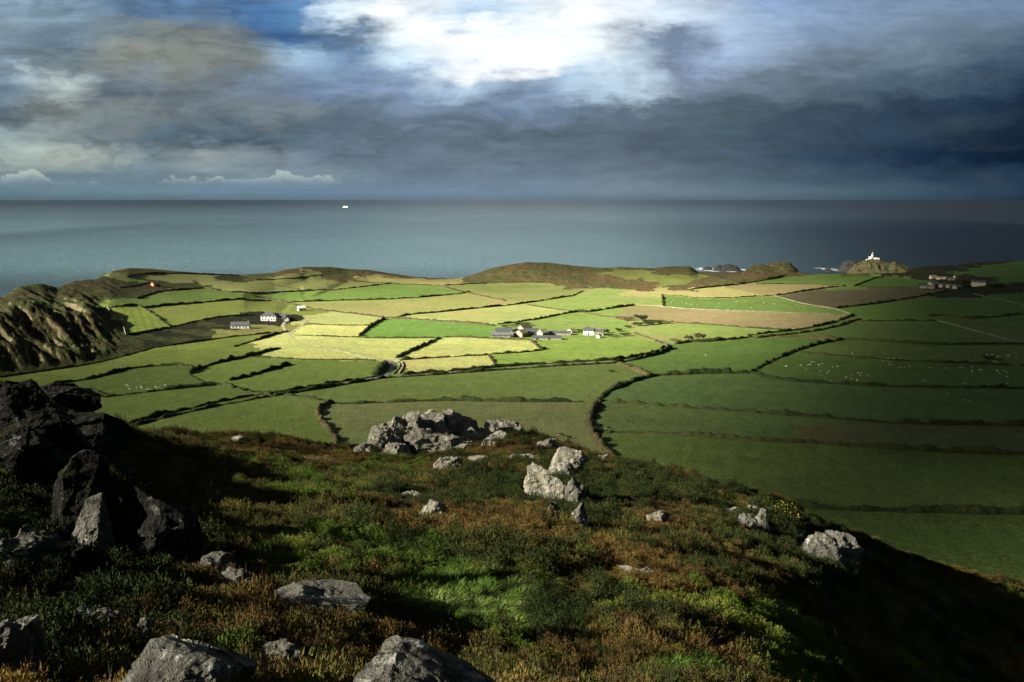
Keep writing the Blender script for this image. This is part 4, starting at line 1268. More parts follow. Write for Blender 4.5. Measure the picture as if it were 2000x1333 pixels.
def rock_geo(seed, w, d, h, sub=5, cuts=18, rough=0.14, tilt=(0, 0), spin=0.0, apex=0.0, slab=0.0):
    """a cut and weathered block, w x d x h metres, centred on the origin"""
    rs = np.random.RandomState(seed)
    v, f = ico(sub); v = v.copy()
    v = np.sign(v) * np.abs(v) ** 0.8
    v *= 1.0 / np.abs(v).max(0)
    for k in range(cuts):
        n = rs.randn(3); n[2] *= 0.8; n /= np.linalg.norm(n)
        dd = rs.uniform(0.50, 0.95)
        t = v @ n - dd
        v -= np.maximum(t, 0)[:, None] * n
    v /= (v.max(0) - v.min(0)) / 2; v -= (v.max(0) + v.min(0)) / 2
    if apex: v[:, 0] *= 1 - apex * np.clip((v[:, 2] + 1) / 2, 0, 1); v[:, 1] *= 1 - 0.6 * apex * np.clip((v[:, 2] + 1) / 2, 0, 1)
    if slab: v[:, 2] -= slab * v[:, 0] * (v[:, 2] > -0.3)
    size = (w * d * h) ** (1 / 3)
    p = v * np.array([w / 2, d / 2, h / 2])
    nr = v / (np.linalg.norm(v, axis=1)[:, None] + 1e-9)
    q = p / size
    o = seed * 7.31
    c1 = ridged(q[:, 0] * 1.5 + o, q[:, 1] * 1.5, q[:, 2] * 1.5, oct=3)
    c2 = fbm(q[:, 0] * 5 + o, q[:, 1] * 5, q[:, 2] * 7, oct=4, gain=.6)
    c3 = ridged(q[:, 0] * 4 - o, q[:, 1] * 4, q[:, 2] * 9, oct=3, gain=.6)
    p = p + nr * size * (rough * 0.75 * c1 + rough * 0.5 * c2 + rough * 0.35 * c3)[:, None]
    st = np.floor(fbm(q[:, 0] * 2.2 - o, q[:, 1] * 2.2, q[:, 2] * 2.6, oct=2) * 7) / 7
    ax_ = rs.randn(3); ax_[2] = abs(ax_[2]) + .6; ax_ /= np.linalg.norm(ax_)
    saw = (q @ ax_ * 3.2 + .5 * fbm(q[:, 0] * 1.5, q[:, 1] * 1.5 + o, q[:, 2] * 1.5, oct=2)) % 1.0
    p = p + nr * size * (rough * .8 * st - rough * .42 * saw)[:, None]
    M = np.array((Euler((tilt[0], tilt[1], spin)).to_matrix()))
    return p @ M.T, f


def sub_for(px):
    return 6 if px > 110 else (5 if px > 28 else (4 if px > 12 else 3))


ROCK_DISCS = []


def rock(label, cx, base, wpx, hpx, mat='grey lichened rock', seed=0, name='rock', depth=0.8, group='loose rocks on the moor', cat='rock', **kw):
    g = hit(cx, base)
    dist = (g - Vector((0, 0, CAM_Z))).length
    w = wpx * dist / FPX; d = w * depth; th = math.atan2(CAM_Z - g.z, math.hypot(g.x, g.y))
    h = max(.45 * w * hpx / wpx, (hpx * dist / FPX - .55 * d * math.sin(th)) / math.cos(th))
    az = math.atan2(g.x, g.y)
    p, f = rock_geo(seed, w, d, h * 1.5, sub=sub_for(wpx), spin=kw.pop('spin', 0.0), **kw)
    c, s = math.cos(-az), math.sin(-az)
    p = np.stack([p[:, 0] * c - p[:, 1] * s, p[:, 0] * s + p[:, 1] * c, p[:, 2]], 1)
    o = mesh_np(name, p, f, MATS[mat], False)
    back = d * 0.40
    o.location = (g.x + math.sin(az) * back, g.y + math.cos(az) * back, g.z + h * 0.27)
    ROCK_DISCS.append((o.location.x, o.location.y, w * 0.42))
    tag(o, label, cat, group)
    return o


K_ = 'shaded tor rock'
R_LIST = [
 # the dark tor at the left edge of the photograph
 ('flat-topped shaded rock with a sheer right edge, highest block of the left tor', 165, 905, 165, 98, K_, dict(seed=3, depth=.9, spin=.2, rough=.07)),
 ('broad shaded rock at the left edge, on top of the tor', 45, 880, 190, 120, K_, dict(seed=4, depth=.9, rough=.08)),
 ('low heather-topped shaded rock behind the tor, beside the left pasture', 128, 812, 120, 50, K_, dict(seed=5, rough=.08)),
 ('leaning shaded slab under the top of the left tor', 40, 960, 150, 95, K_, dict(seed=6, tilt=(0, -.4), rough=.07)),
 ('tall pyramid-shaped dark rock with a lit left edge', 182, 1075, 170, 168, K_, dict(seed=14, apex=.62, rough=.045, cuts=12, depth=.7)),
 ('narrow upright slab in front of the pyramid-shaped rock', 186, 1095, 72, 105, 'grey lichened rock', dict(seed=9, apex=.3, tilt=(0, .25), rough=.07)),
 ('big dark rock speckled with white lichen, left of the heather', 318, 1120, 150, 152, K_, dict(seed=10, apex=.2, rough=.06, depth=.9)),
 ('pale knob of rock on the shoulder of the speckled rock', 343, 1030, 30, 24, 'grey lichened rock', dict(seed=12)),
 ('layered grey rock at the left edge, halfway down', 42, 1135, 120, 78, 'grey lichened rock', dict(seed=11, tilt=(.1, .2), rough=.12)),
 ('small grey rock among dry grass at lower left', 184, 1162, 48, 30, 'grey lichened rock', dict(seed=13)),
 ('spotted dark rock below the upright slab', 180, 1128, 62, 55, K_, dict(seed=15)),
 ('rounded grey rock above the long flat slab', 424, 1142, 80, 52, 'grey lichened rock', dict(seed=16, rough=.1)),
 ('knobbly grey rock left of the long flat slab', 466, 1182, 62, 62, 'grey lichened rock', dict(seed=17, rough=.13)),
 ('long flat grey slab with a white patch of lichen at its right end', 606, 1222, 232, 84, 'grey lichened rock', dict(seed=18, depth=.7, rough=.055, slab=.12, cuts=10)),
 ('small pale stone at the left tip of the long flat slab', 542, 1150, 36, 20, 'grey lichened rock', dict(seed=19)),
 ('angular grey rock in the dark grass at lower left', 203, 1248, 82, 58, 'grey lichened rock', dict(seed=20, apex=.35, tilt=(0, -.2))),
 ('small pointed rock up-left of the biggest boulder', 286, 1268, 36, 50, 'grey lichened rock', dict(seed=21, apex=.5)),
 ('small flat stone in shade at lower left', 190, 1292, 40, 24, 'grey lichened rock', dict(seed=22)),
 ('grey rock cut off by the bottom left corner', 20, 1350, 115, 100, 'grey lichened rock', dict(seed=23, rough=.1)),
 ('biggest pale grey boulder at the bottom of the picture', 366, 1425, 285, 152, 'grey lichened rock', dict(seed=24, rough=.06, depth=.85, apex=.25, cuts=12)),
 ('long sloping slab running off the bottom edge, right of the tussocks', 838, 1415, 290, 112, 'grey lichened rock', dict(seed=25, rough=.05, depth=.7, tilt=(0, .42), cuts=10)),
 ('mossy grey rock between the dry tussocks at the bottom', 546, 1338, 92, 68, 'grey lichened rock', dict(seed=26, rough=.13)),
 ('small dark stone near the bottom, right of the biggest boulder', 500, 1345, 34, 34, K_, dict(seed=27)),
 ('thin pale stone lying in the shaded grass at lower left', 88, 1240, 26, 14, 'grey lichened rock', dict(seed=28)),
 ('small tilted stone in the black ground at far lower left', 42, 1236, 26, 12, 'grey lichened rock', dict(seed=29)),
 ('rock fragment under the small flat stone at lower left', 178, 1322, 60, 26, 'grey lichened rock', dict(seed=30, rough=.15)),
 # scattered rocks on the heather
 ('pale triangular boulder in the middle of the heather', 848, 1013, 64, 42, 'pale outcrop rock', dict(seed=31, apex=.4)),
 ('thin white stone just above the triangular boulder', 806, 973, 42, 14, 'pale outcrop rock', dict(seed=32)),
 ('rounded pale boulder below the outcrop', 876, 924, 56, 28, 'pale outcrop rock', dict(seed=33)),
 ('low pale rock right under the right end of the outcrop', 953, 882, 44, 19, 'pale outcrop rock', dict(seed=34, rough=.14)),
 ('thin low stone right of the rounded boulder', 936, 904, 44, 9, 'pale outcrop rock', dict(seed=35)),
 ('long pale ledge left of the big split crag', 1020, 903, 60, 12, 'pale outcrop rock', dict(seed=36)),
 ('pale rock above the big split crag', 1066, 882, 44, 24, 'pale outcrop rock', dict(seed=37, rough=.12)),
 ('upper block of the big split crag on the right of the heather', 1106, 940, 80, 66, 'pale outcrop rock', dict(seed=38, rough=.09, depth=.7)),
 ('lower wedge-shaped block of the big split crag', 1060, 984, 98, 80, 'pale outcrop rock', dict(seed=39, rough=.10, depth=.7, tilt=(0, -.25))),
 ('shaded upright rock under the big split crag', 1124, 994, 42, 54, 'grey lichened rock', dict(seed=40)),
 ('grey-green rock below the wedge-shaped block', 1079, 1032, 42, 52, 'pale outcrop rock', dict(seed=41, apex=.3)),
 ('pointed pale rock low on the right of the crag', 1131, 1040, 40, 50, 'pale outcrop rock', dict(seed=42, apex=.3, tilt=(0, .3))),
 ('small grey rock on the slope right of the crag', 1169, 994, 26, 16, 'grey lichened rock', dict(seed=43)),
 ('leaning pale rock alone on the right-hand slope', 1283, 1037, 46, 42, 'pale outcrop rock', dict(seed=44, tilt=(0, .5))),
 ('small white-topped stone in the brown heather', 1087, 1092, 46, 13, 'pale outcrop rock', dict(seed=45)),
 ('left half of a split flat stone in the brown heather', 1227, 1124, 44, 15, 'pale outcrop rock', dict(seed=46)),
 ('right half of a split flat stone in the brown heather', 1263, 1124, 30, 14, 'pale outcrop rock', dict(seed=47)),
 ('tiny white stone above the white-topped stone', 1086, 1056, 12, 8, 'pale outcrop rock', dict(seed=48)),
 ('left rock of the cluster near the brow on the right', 1427, 1013, 24, 20, 'pale outcrop rock', dict(seed=49)),
 ('middle slab of the cluster near the brow on the right', 1454, 1038, 34, 34, 'grey lichened rock', dict(seed=50, tilt=(0, .4))),
 ('upper rounded rock of the cluster near the brow on the right', 1467, 1008, 26, 20, 'pale outcrop rock', dict(seed=51)),
 ('upright right-hand rock of the cluster near the brow', 1487, 1044, 26, 44, 'grey lichened rock', dict(seed=52)),
 ('tiny pale stone left of the dark right-hand slope', 1400, 1064, 15, 8, 'pale outcrop rock', dict(seed=53)),
 ('left half of the big rounded boulder at the dark right edge of the moor', 1600, 1108, 72, 64, 'grey lichened rock', dict(seed=54, rough=.12)),
 ('right half of the big rounded boulder at the dark right edge of the moor', 1646, 1108, 60, 60, 'grey lichened rock', dict(seed=55, rough=.12)),
 ('white stone on the brow beside the bracken bank', 1176, 901, 26, 12, 'pale outcrop rock', dict(seed=56)),
 ('pale rocks on the left brow of the heather, the left one', 358, 864, 40, 12, 'pale outcrop rock', dict(seed=57, rough=.15)),
 ('pale rock on the left brow of the heather, the right one', 460, 868, 26, 14, 'pale outcrop rock', dict(seed=58, rough=.15)),
 ('small pale stone at the left edge of the heather slope', 425, 1040, 20, 12, 'grey lichened rock', dict(seed=59)),
 ('greenish rock at the foot of the heather slope, right of the speckled rock', 408, 1068, 34, 26, 'grey lichened rock', dict(seed=60)),
 ('tiny white stone in the green grass near the bottom', 985, 1188, 10, 10, 'pale outcrop rock', dict(seed=61)),
]
for (lb, cx, bs, wp, hp, mt, kw) in R_LIST:
    rock(lb, cx, bs, wp, hp, mt, **kw)

# the pale outcrop on the brow: one mass of leaning blocks
BL = [(712, 893, 36, 24, .3), (734, 890, 52, 52, .5), (762, 888, 56, 68, .5), (788, 884, 66, 78, .35), (818, 878, 58, 66, .2), (846, 874, 60, 66, .35),
      (872, 868, 50, 62, .4), (858, 880, 70, 40, .45), (822, 886, 90, 36, .3), (898, 866, 50, 52, -.1), (922, 862, 42, 40, -.2), (905, 872, 60, 26, 0),
      (780, 896, 60, 24, .2), (758, 902, 36, 18, .2), (745, 868, 36, 40, .6), (800, 850, 50, 44, .5), (868, 845, 36, 36, .4), (940, 864, 32, 24, 0),
      (962, 862, 42, 34, .3), (992, 852, 52, 26, .1), (972, 872, 60, 18, 0), (884, 884, 80, 22, 0), (836, 852, 40, 44, .5), (768, 858, 34, 40, .6)]
vs = []; fs = []; nb = 0
for k, (cx, bs, wp, hp, tl) in enumerate(BL):
    g = hit(cx, min(bs, 905)) if hit(cx, bs).y < 130 else hit(cx, 895)
    if g.y > 130: g = hit(cx, 900)
    dist = 92.0
    az = pix_dir(cx, bs)[0]
    # every block stands on the brow, 88-100 m away
    te = pix_dir(cx, bs)[1]; rr_ = 96.0 - (bs - 860) * 0.30
    gx, gy = math.sin(az) * rr_, math.cos(az) * rr_; gz = CAM_Z - te * rr_
    w = wp * rr_ / FPX * 1.1; h = hp * rr_ / FPX * 1.06
    p, f = rock_geo(100 + k, w * 1.12, w * 1.0, h * 1.38, sub=5, cuts=24, rough=.12, tilt=(-0.4, tl), spin=(k % 3 - 1) * .3, apex=.25)
    vs.append(p + np.array([gx, gy + w * .3, gz + h * .30])); fs.append(f + nb); nb += len(p)
    ROCK_DISCS.append((gx, gy + .6, w * 0.36))
o = mesh_np('rock_outcrop', np.concatenate(vs), np.concatenate(fs), MATS['pale outcrop rock'], False)
tag(o, 'large pale craggy outcrop standing on the brow of the heather slope', 'rock outcrop')

# ------------------------------------------------------------------ islets, sea rocks and surf
def islet(sky, r, depth, mat, seed, base=-6.0, amp=3.0, n=90, k=44):
    xs = np.linspace(sky[0][0], sky[-1][0], n)
    ys = np.interp(xs, [s[0] for s in sky], [s[1] for s in sky])
    A = np.array([pix_dir(x, y) for x, y in zip(xs, ys)])
    az, te = A[:, 0], A[:, 1]
    zt = CAM_Z - te * r
    v = np.linspace(-1, 1, k)
    AZ2, V2 = np.meshgrid(az, v, indexing='ij')
    Rr = r + V2 * depth
    sh_ = np.clip(1 - np.abs(V2) ** 2.0, 0, 1) ** 0.55
    endf = np.clip(np.minimum(np.arange(n), np.arange(n)[::-1]) / 6.0, 0, 1)[:, None]
    Z = base + (zt[:, None] - base) * sh_
    X = np.sin(AZ2) * Rr; Y = np.cos(AZ2) * Rr
    Z = Z + amp * endf * sh_ ** .5 * (ridged(X / 14 + seed, Y / 18, oct=4, gain=.6) - .35) * (1 - 0.5 * np.exp(-((V2) / .25) ** 2))
    idx = np.arange(n * k).reshape(n, k)
    f = np.stack([idx[:-1, :-1], idx[1:, :-1], idx[1:, 1:], idx[:-1, 1:]], -1).reshape(-1, 4)
    return np.stack([X, Y, Z], -1).reshape(-1, 3), f


moor_mat('islet turf', G(.085, .085, .035), G(.12, .10, .045), G(.13, .115, .065), 0.85, 1.0)
v, f = islet([(1654, 534), (1662, 524), (1672, 516), (1684, 511), (1695, 506.5), (1714, 506.5), (1728, 512), (1740, 515), (1748, 512), (1758, 516), (1770, 521), (1782, 527), (1790, 534)], 2250, 75, 'x', 3, amp=7)
o = mesh_np('island', v, f, MATS['islet turf']); o['kind'] = 'structure'
v, f = islet([(1636, 530), (1642, 519), (1652, 511), (1662, 508.5), (1672, 510), (1684, 516), (1700, 530)], 2350, 45, 'x', 5, amp=6)
o = mesh_np('island', v, f, MATS['black sea rock']); o['kind'] = 'structure'
for lb, sky, r, dp, sd in (
    ('small low dark sea rock ringed with surf, leftmost of the three', [(1371, 527), (1376, 522), (1383, 520), (1388, 522), (1392, 527)], 2260, 9, 1),
    ('jagged dark sea rock between the low one and the grassy headland', [(1392, 528), (1397, 520), (1404, 517), (1410, 519), (1418, 517), (1426, 516.5), (1434, 519), (1440, 521), (1447, 528)], 2250, 22, 2),
    ('tiny dark rock alone in the sea, left of the lighthouse island', [(1611, 525.5), (1615, 523), (1620, 523.4), (1623, 525.5)], 2300, 5, 4)):
    v, f = islet(sky, r, dp, 'x', sd, base=-3, amp=2.5, n=50, k=24)
    o = mesh_np('sea_rock', v, f, MATS['black sea rock']); tag(o, lb, 'sea rock', 'rocks standing in the sea')
m, T, b, out = new_mat('surf foam')
p, _ = pos_of(T)
nf = T.noise(p, 0.14, 6, 0.7)
b.inputs['Base Color'].default_value = (.75, .8, .8, 1); b.inputs['Roughness'].default_value = .9
trn = T.n.new('ShaderNodeBsdfTransparent'); mxs = T.n.new('ShaderNodeMixShader')
T.put(mxs.inputs[0], T.mr(nf, .40, .58)); T.l.new(trn.outputs[0], mxs.inputs[1]); T.l.new(b.outputs[0], mxs.inputs[2]); T.l.new(mxs.outputs[0], out.inputs[0])
fv = []; ff = []
for (cx, cy, wx, wy) in ((1381, 526.5, 15, 2.6), (1372, 525, 9, 1.2), (1420, 528, 30, 2.6), (1450, 528.5, 12, 1.6), (1395, 529, 26, 1.6), (1617, 526, 14, 1.2), (1600, 524.5, 8, .5), (1641, 530, 8, 1.5), (1655, 531, 7, 1.2)):
    az, te = pix_dir(cx, cy); r = CAM_Z / te
    c0 = len(fv); n = 28
    dr = wy * r * r / (FPX * CAM_Z) * 1.0; dx_ = wx * r / FPX
    cxw, cyw = math.sin(az) * r, math.cos(az) * r
    fv.append((cxw, cyw, .5))
    for i in range(n):
        a = 2 * math.pi * i / n; q = 1 + .3 * math.sin(3 * a + cx) + .2 * math.sin(7 * a + cy)
        fv.append((cxw + dx_ * q * math.cos(a), cyw + dr * q * math.sin(a), .5))
    for i in range(n): ff.append([c0, c0 + 1 + i, c0 + 1 + (i + 1) % n])
for i in range(len(fv)): fv[i] = (fv[i][0], fv[i][1], .4 + .004 * (i // 29))
o = mesh_np('surf', np.array(fv), ff, m); tag(o, 'white surf breaking round the sea rocks', 'surf', kind='stuff')

# ------------------------------------------------------------------ buildings
plain_mat('white render', G(.70, .69, .65), .8, .06, .6)
plain_mat('cream render', G(.62, .56, .42), .85, .1, .6)
plain_mat('slate roof', G(.075, .08, .085), .6, .25, .9)
plain_mat('grey sheet roof', G(.13, .135, .125), .5, .2, .5)
plain_mat('mossy roof', G(.27, .25, .16), .9, .3, .5)
plain_mat('rubble stone wall', G(.27, .25, .20), .95, .3, .9)
plain_mat('window glass', G(.02, .025, .03), .15, .1, 1, .5)
plain_mat('dark paint', G(.03, .03, .03), .5, .1, 1)
plain_mat('red oxide wall', G(.48, .20, .10), .9, .15, .5)
plain_mat('brick chimney', G(.22, .17, .12), .9, .2, 1)
plain_mat('weathered wood', G(.12, .10, .075), .9, .2, 2)
plain_mat('steel grey', G(.3, .3, .3), .5, .1, 2)


GB = 'buildings of the farm in the middle'


def building(name, label, cat, px, py, L, D, H, RH, wall='white render', roof='slate roof', hip=0.0, rot=0.0, chim=(), wins=(), doors=(), group=None, sink=1.2, sidewins=()):
    if group == GB: H *= .8; RH *= .8; L *= .93
    g = hit(px, py)
    az = math.atan2(g.x, g.y)
    t = tag(empty(name, (g.x + math.sin(az) * D / 2, g.y + math.cos(az) * D / 2, g.z), -az + rot), label, cat, group)
    mb = MB(); x, y = L / 2, D / 2
    mb.box(-x, x, -y, y, -sink, H)
    if hip == 0:   # gable ends
        mb.add([(-x, -y, H), (-x, y, H), (-x, 0, H + RH - .05)], [[0, 2, 1]]); mb.add([(x, -y, H), (x, y, H), (x, 0, H + RH - .05)], [[0, 1, 2]])
    w_ = mb.build('wall', MATS[wall], t)
    rf = MB().gable(-x, x, -y, y, H + .02, H + RH, .35, hip).build('roof', MATS[roof], t)
    for (cx, cy) in chim:
        m_ = MB().box(cx - .55, cx + .55, cy - .4, cy + .4, H + RH * .3, H + RH + 1.3)
        c = m_.build('chimney', MATS['brick chimney'], rf)
        MB().cone((cx, cy), .18, .15, H + RH + 1.3, H + RH + 1.75, 8).build('chimney_pot', MATS['red oxide wall'], rf)
    for (wx, wz, ww, wh) in wins:
        MB().box(wx - ww / 2, wx + ww / 2, -y - .05, -y + .05, wz, wz + wh).build('window', MATS['window glass'], t)
    for (wy, wz, ww, wh) in sidewins:
        MB().box(-x - .05, -x + .05, wy - ww / 2, wy + ww / 2, wz, wz + wh).build('window', MATS['window glass'], t)
    for (wx, ww, wh) in doors:
        MB().box(wx - ww / 2, wx + ww / 2, -y - .06, -y + .06, 0, wh).build('door', MATS['dark paint'], t)
    return t


GL = 'buildings of the white farmhouse on the left'
GRB = 'buildings of the farm on the right'
building('farmhouse', 'large white farmhouse with a hipped slate roof, at the foot of the gorse bank', 'house', 527, 627.5, 15, 10, 5.2, 3.2, hip=4.6, rot=-.3, chim=((-1.5, 0),),
         wins=((-5.5, 3.6, 1.1, 1.4), (-2, 3.6, 1.1, 1.4), (2, 3.6, 1.1, 1.4), (5.5, 3.6, 1.1, 1.4), (-5.5, .9, 1.2, 1.5), (-2.6, .9, 1.2, 1.5), (3, .9, 1.2, 1.5), (5.8, .9, 1.2, 1.5)), doors=((0.3, 1.1, 2.1),), group=GL, sidewins=((2, 3.4, 1.1, 1.4),))
building('cottage', 'small white cottage with two gables joined to the right of the farmhouse', 'house', 551, 627, 9, 7, 3.2, 3.4, rot=-.25, chim=((4, 0),), wins=((-2.6, .9, 1, 1.2), (2.6, .9, 1, 1.2)), doors=((0, 1, 2),), group=GL)
building('garage', 'narrow white outbuilding with a pointed gable, right of the two-gabled cottage', 'building', 560.5, 628, 6, 4.2, 2.8, 2.6, rot=1.45, group=GL)
building('cottage', 'long low white cottage by itself below the gorse bank', 'house', 470, 642, 16.5, 6.5, 2.8, 3.0, rot=-.2, chim=((7.2, 0),), wins=((-6, .8, 1.2, 1.1), (-3.2, .8, 1.2, 1.1), (0, .8, 1.2, 1.1), (3.2, .8, 1.2, 1.1)), doors=((5.6, 1, 2),), group=GL)
building('barn', 'small bright white barn on the brown hedge above the farmhouse', 'barn', 589, 607.5, 8, 6, 2.8, 2.6, roof='white render', rot=.3, group=GL, doors=((-1.5, 1.6, 2.2),))
building('barn', 'barn with an orange-red wall, alone on the left ridge', 'barn', 304, 560, 8.5, 7, 3.2, 2.4, wall='red oxide wall', rot=.5, doors=((2, 1.8, 2.2),))
building('barn', 'long low grey shed with small roof lights, leftmost of the middle farm', 'barn', 981, 660, 20, 9, 2.6, 2.6, wall='rubble stone wall', roof='grey sheet roof', group=GB, doors=((8, 2, 2.4),), wins=((-7, 1, 1, .8), (-2, 1, 1, .8), (3, 1, 1, .8)))
building('barn', 'dark shed behind the long low grey shed', 'barn', 984, 653, 16, 7, 3.2, 3, wall='rubble stone wall', roof='slate roof', group=GB, rot=.05)
building('barn', 'grey shed running back from the big stone barn', 'barn', 1004, 656, 14, 7, 3.2, 2.8, wall='rubble stone wall', roof='slate roof', rot=1.2, group=GB)
building('barn', 'big stone barn with a pale sunlit roof, tallest of the middle farm', 'barn', 1024, 652, 13, 9, 5.0, 4.4, wall='rubble stone wall', roof='mossy roof', rot=.95, group=GB, doors=((0, 2.6, 3),))
building('barn', 'stone barn leaning against the near side of the big stone barn', 'barn', 1018, 659, 9, 8, 4.0, 3.4, wall='rubble stone wall', roof='mossy roof', rot=.95, group=GB, doors=((1, 2, 2.4),))
building('barn', 'dark-roofed barn right of the big stone barn', 'barn', 1038, 656, 12, 8, 3.8, 3.2, wall='rubble stone wall', roof='slate roof', rot=.2, group=GB, doors=((0, 2.2, 2.6),))
building('barn', 'stone barn with a stepped pale roof between the big barn and the yard wall', 'barn', 1060, 657, 8, 7, 3.6, 3.2, wall='rubble stone wall', roof='mossy roof', rot=.8, group=GB, doors=((0, 1.6, 2.2),))
building('barn', 'long low stone range along the front of the farmyard', 'barn', 1068, 664, 26, 6, 2.0, 1.8, wall='rubble stone wall', roof='slate roof', group=GB, doors=((-8, 1.8, 1.8), (2, 1.8, 1.8)))
building('barn', 'long low grey range behind the farmyard wall', 'barn', 1092, 655, 22, 6, 2.4, 1.6, wall='rubble stone wall', roof='slate roof', group=GB)
building('barn', 'small stone shed with a cream gable behind the farmyard', 'barn', 1116, 651, 6.5, 5, 2.4, 2.2, wall='cream render', roof='mossy roof', rot=.9, group=GB)
building('farmhouse', 'white farmhouse with a bright left gable, right end of the middle farm', 'house', 1150, 655, 9.5, 7, 4.8, 2.8, group=GB, rot=-.1, chim=((-4.2, 0), (4.2, 0)), wins=((-3, 3.2, 1, 1.2), (0, 3.2, 1, 1.2), (3, 3.2, 1, 1.2), (-3, .8, 1, 1.2), (3, .8, 1, 1.2)), doors=((0, 1, 2.1),))
building('cottage', 'grey stone cottage joined to the right of the white-gabled farmhouse', 'house', 1170, 655.5, 9, 6.5, 3.6, 2.6, wall='rubble stone wall', group=GB, rot=-.1, chim=((0, 0),), wins=((-2.4, .8, 1, 1.2), (2.4, .8, 1, 1.2)))
building('shed', 'tiny pale gabled shed in front of the stone cottage', 'shed', 1169, 660.5, 4, 3.4, 2.0, 1.8, wall='cream render', roof='mossy roof', rot=1.3, group=GB)
for lb, px, py, L, D, H, RH, wl, rf, rt in (
    ('wide low grey shed, nearest and leftmost of the farm on the right', 1811, 564, 22, 12, 3.4, 2.4, 'rubble stone wall', 'grey sheet roof', .1),
    ('tall grey gabled shed behind the wide low shed', 1822, 561, 20, 14, 5, 5, 'rubble stone wall', 'grey sheet roof', .95),
    ('first of three matching grey gabled sheds, next to the tall one', 1841, 562, 12, 9, 3.6, 3.6, 'rubble stone wall', 'grey sheet roof', .9),
    ('middle one of three matching grey gabled sheds', 1855, 563, 12, 9, 3.6, 3.6, 'rubble stone wall', 'grey sheet roof', .9),
    ('rightmost of three matching grey gabled sheds', 1869, 565, 14, 10, 3.8, 3.8, 'rubble stone wall', 'grey sheet roof', .9),
    ('cream house with a lit gable at the back of the farm on the right', 1822, 545, 12, 8, 4.4, 3, 'cream render', 'mossy roof', .5),
    ('long cream range right of the lit gable at the back of the farm', 1838, 546, 18, 7, 3, 2.4, 'cream render', 'mossy roof', .1),
    ('small grey cottage behind the matching sheds', 1858, 548, 12, 7, 3, 2.6, 'rubble stone wall', 'grey sheet roof', .1),
    ('small white gabled building behind the matching sheds', 1866, 544, 6, 5, 3.4, 2.2, 'white render', 'slate roof', .7)):
    L, D, H, RH = L * .85, D * .85, H * .85, RH * .85
    building('barn' if 'shed' in lb or 'range' in lb else 'house', lb, 'barn' if 'shed' in lb or 'range' in lb else 'house', px, py, L, D, H, RH, wl, rf, rot=rt, group=GRB, doors=((0, 1.8, 2.2),))
building('house', 'white two-storey house standing apart at the right of the farm on the right', 'house', 1911, 559.5, 20, 9, 6.0, 3.0, rot=-.05, chim=((-8, 0), (8, 0)), wall='cream render',
         wins=((-7.5, 3.8, 1.5, 1.5), (-3.6, 3.8, 1.5, 1.5), (3.6, 3.8, 1.5, 1.5), (7.5, 3.8, 1.5, 1.5), (0, 3.8, 1.5, 1.5), (-7.5, .9, 1.5, 1.6), (-3.6, .9, 1.5, 1.6), (3.6, .9, 1.5, 1.6), (7.5, .9, 1.5, 1.6)), doors=((0, 1.3, 2.3),), group=GRB)

# lighthouse on its island
az, te = pix_dir(1703.5, 506.5); r = 2250; base = Vector((math.sin(az) * r, math.cos(az) * r, CAM_Z - te * r - 1.0))
t = tag(empty('lighthouse', base, -az), 'white lighthouse tower with a domed lantern on top of the small island', 'lighthouse')
WR = MATS['white render']
MB().cone((0, 0), 3.6, 2.6, -3, 13, 20).build('tower', WR, t)
g_ = MB().cone((0, 0), 3.4, 3.4, 13, 13.5, 20).build('gallery', WR, t)
MB().cone((0, 0), 2.0, 2.0, 13.5, 16.2, 12).build('lantern', MATS['window glass'], t)
MB().cone((0, 0), 2.3, .3, 16.2, 18.6, 14).build('lantern_roof', WR, t)
for z in (4, 8): MB().box(-.5, .5, -3.3, -2.6, z, z + 1.4).build('window', MATS['window glass'], t)
def lh_build(label, x0, L, D, H, RH, y0=0, roof='white render', nm='house'):
    t2 = tag(empty(nm, base + Vector((math.cos(az) * x0 + math.sin(az) * y0, -math.sin(az) * x0 + math.cos(az) * y0, 0)), -az), label, 'building', 'white buildings round the lighthouse')
    MB().box(-L / 2, L / 2, -D / 2, D / 2, -3, H).build('wall', WR, t2)
    MB().gable(-L / 2, L / 2, -D / 2, D / 2, H + .02, H + RH, .2).build('roof', MATS[roof], t2)
    for k in range(max(1, int(L / 4))):
        wx = -L / 2 + (k + .5) * L / max(1, int(L / 4)); MB().box(wx - .5, wx + .5, -D / 2 - .06, -D / 2 + .06, 1, 2.4).build('window', MATS['window glass'], t2)
lh_build('white building stepping down to the left of the lighthouse tower', -5.5, 7, 6, 5.5, 2.0, -3)
lh_build('low white building right of the lighthouse tower', 8, 9, 6, 3.4, 1.6, -3)
t3 = tag(MB().box(-15, 16, -7.2, -6.8, -3, .9).build('boundary_wall', WR), 'low white wall round the foot of the lighthouse', 'wall'); t3.location = base; t3.rotation_euler = (0, 0, -az)
lh_build('white store at the right end of the lighthouse wall', 15, 4, 5, 2.8, 1.4, -2)

# ------------------------------------------------------------------ ferry
az, te = pix_dir(675, 405.8); r = CAM_Z / te
t = tag(empty('ferry', (math.sin(az) * r, math.cos(az) * r, 0), -az - .5), 'white ferry far out on the sea under the dark cloud', 'ship')
hull = MB().add([(-70, -11, 1), (62, -11, 1), (74, 0, 1), (62, 11, 1), (-70, 11, 1), (-70, -11, 13), (66, -11, 13), (82, 0, 15), (66, 11, 13), (-70, 11, 13)],
                [[4, 3, 2, 1, 0], [0, 1, 6, 5], [1, 2, 7, 6], [2, 3, 8, 7], [3, 4, 9, 8], [4, 0, 5, 9], [5, 6, 7, 8, 9]])
hull.box(-69, 60, -10, 10, -4, 1.1)
hull.build('hull', WR, t)
MB().box(-58, 52, -10, 10, 13.05, 25).box(-40, 46, -9, 9, 25, 30).build('superstructure', WR, t)
MB().box(34, 50, -10, 10, 30.05, 34).build('bridge', WR, t)
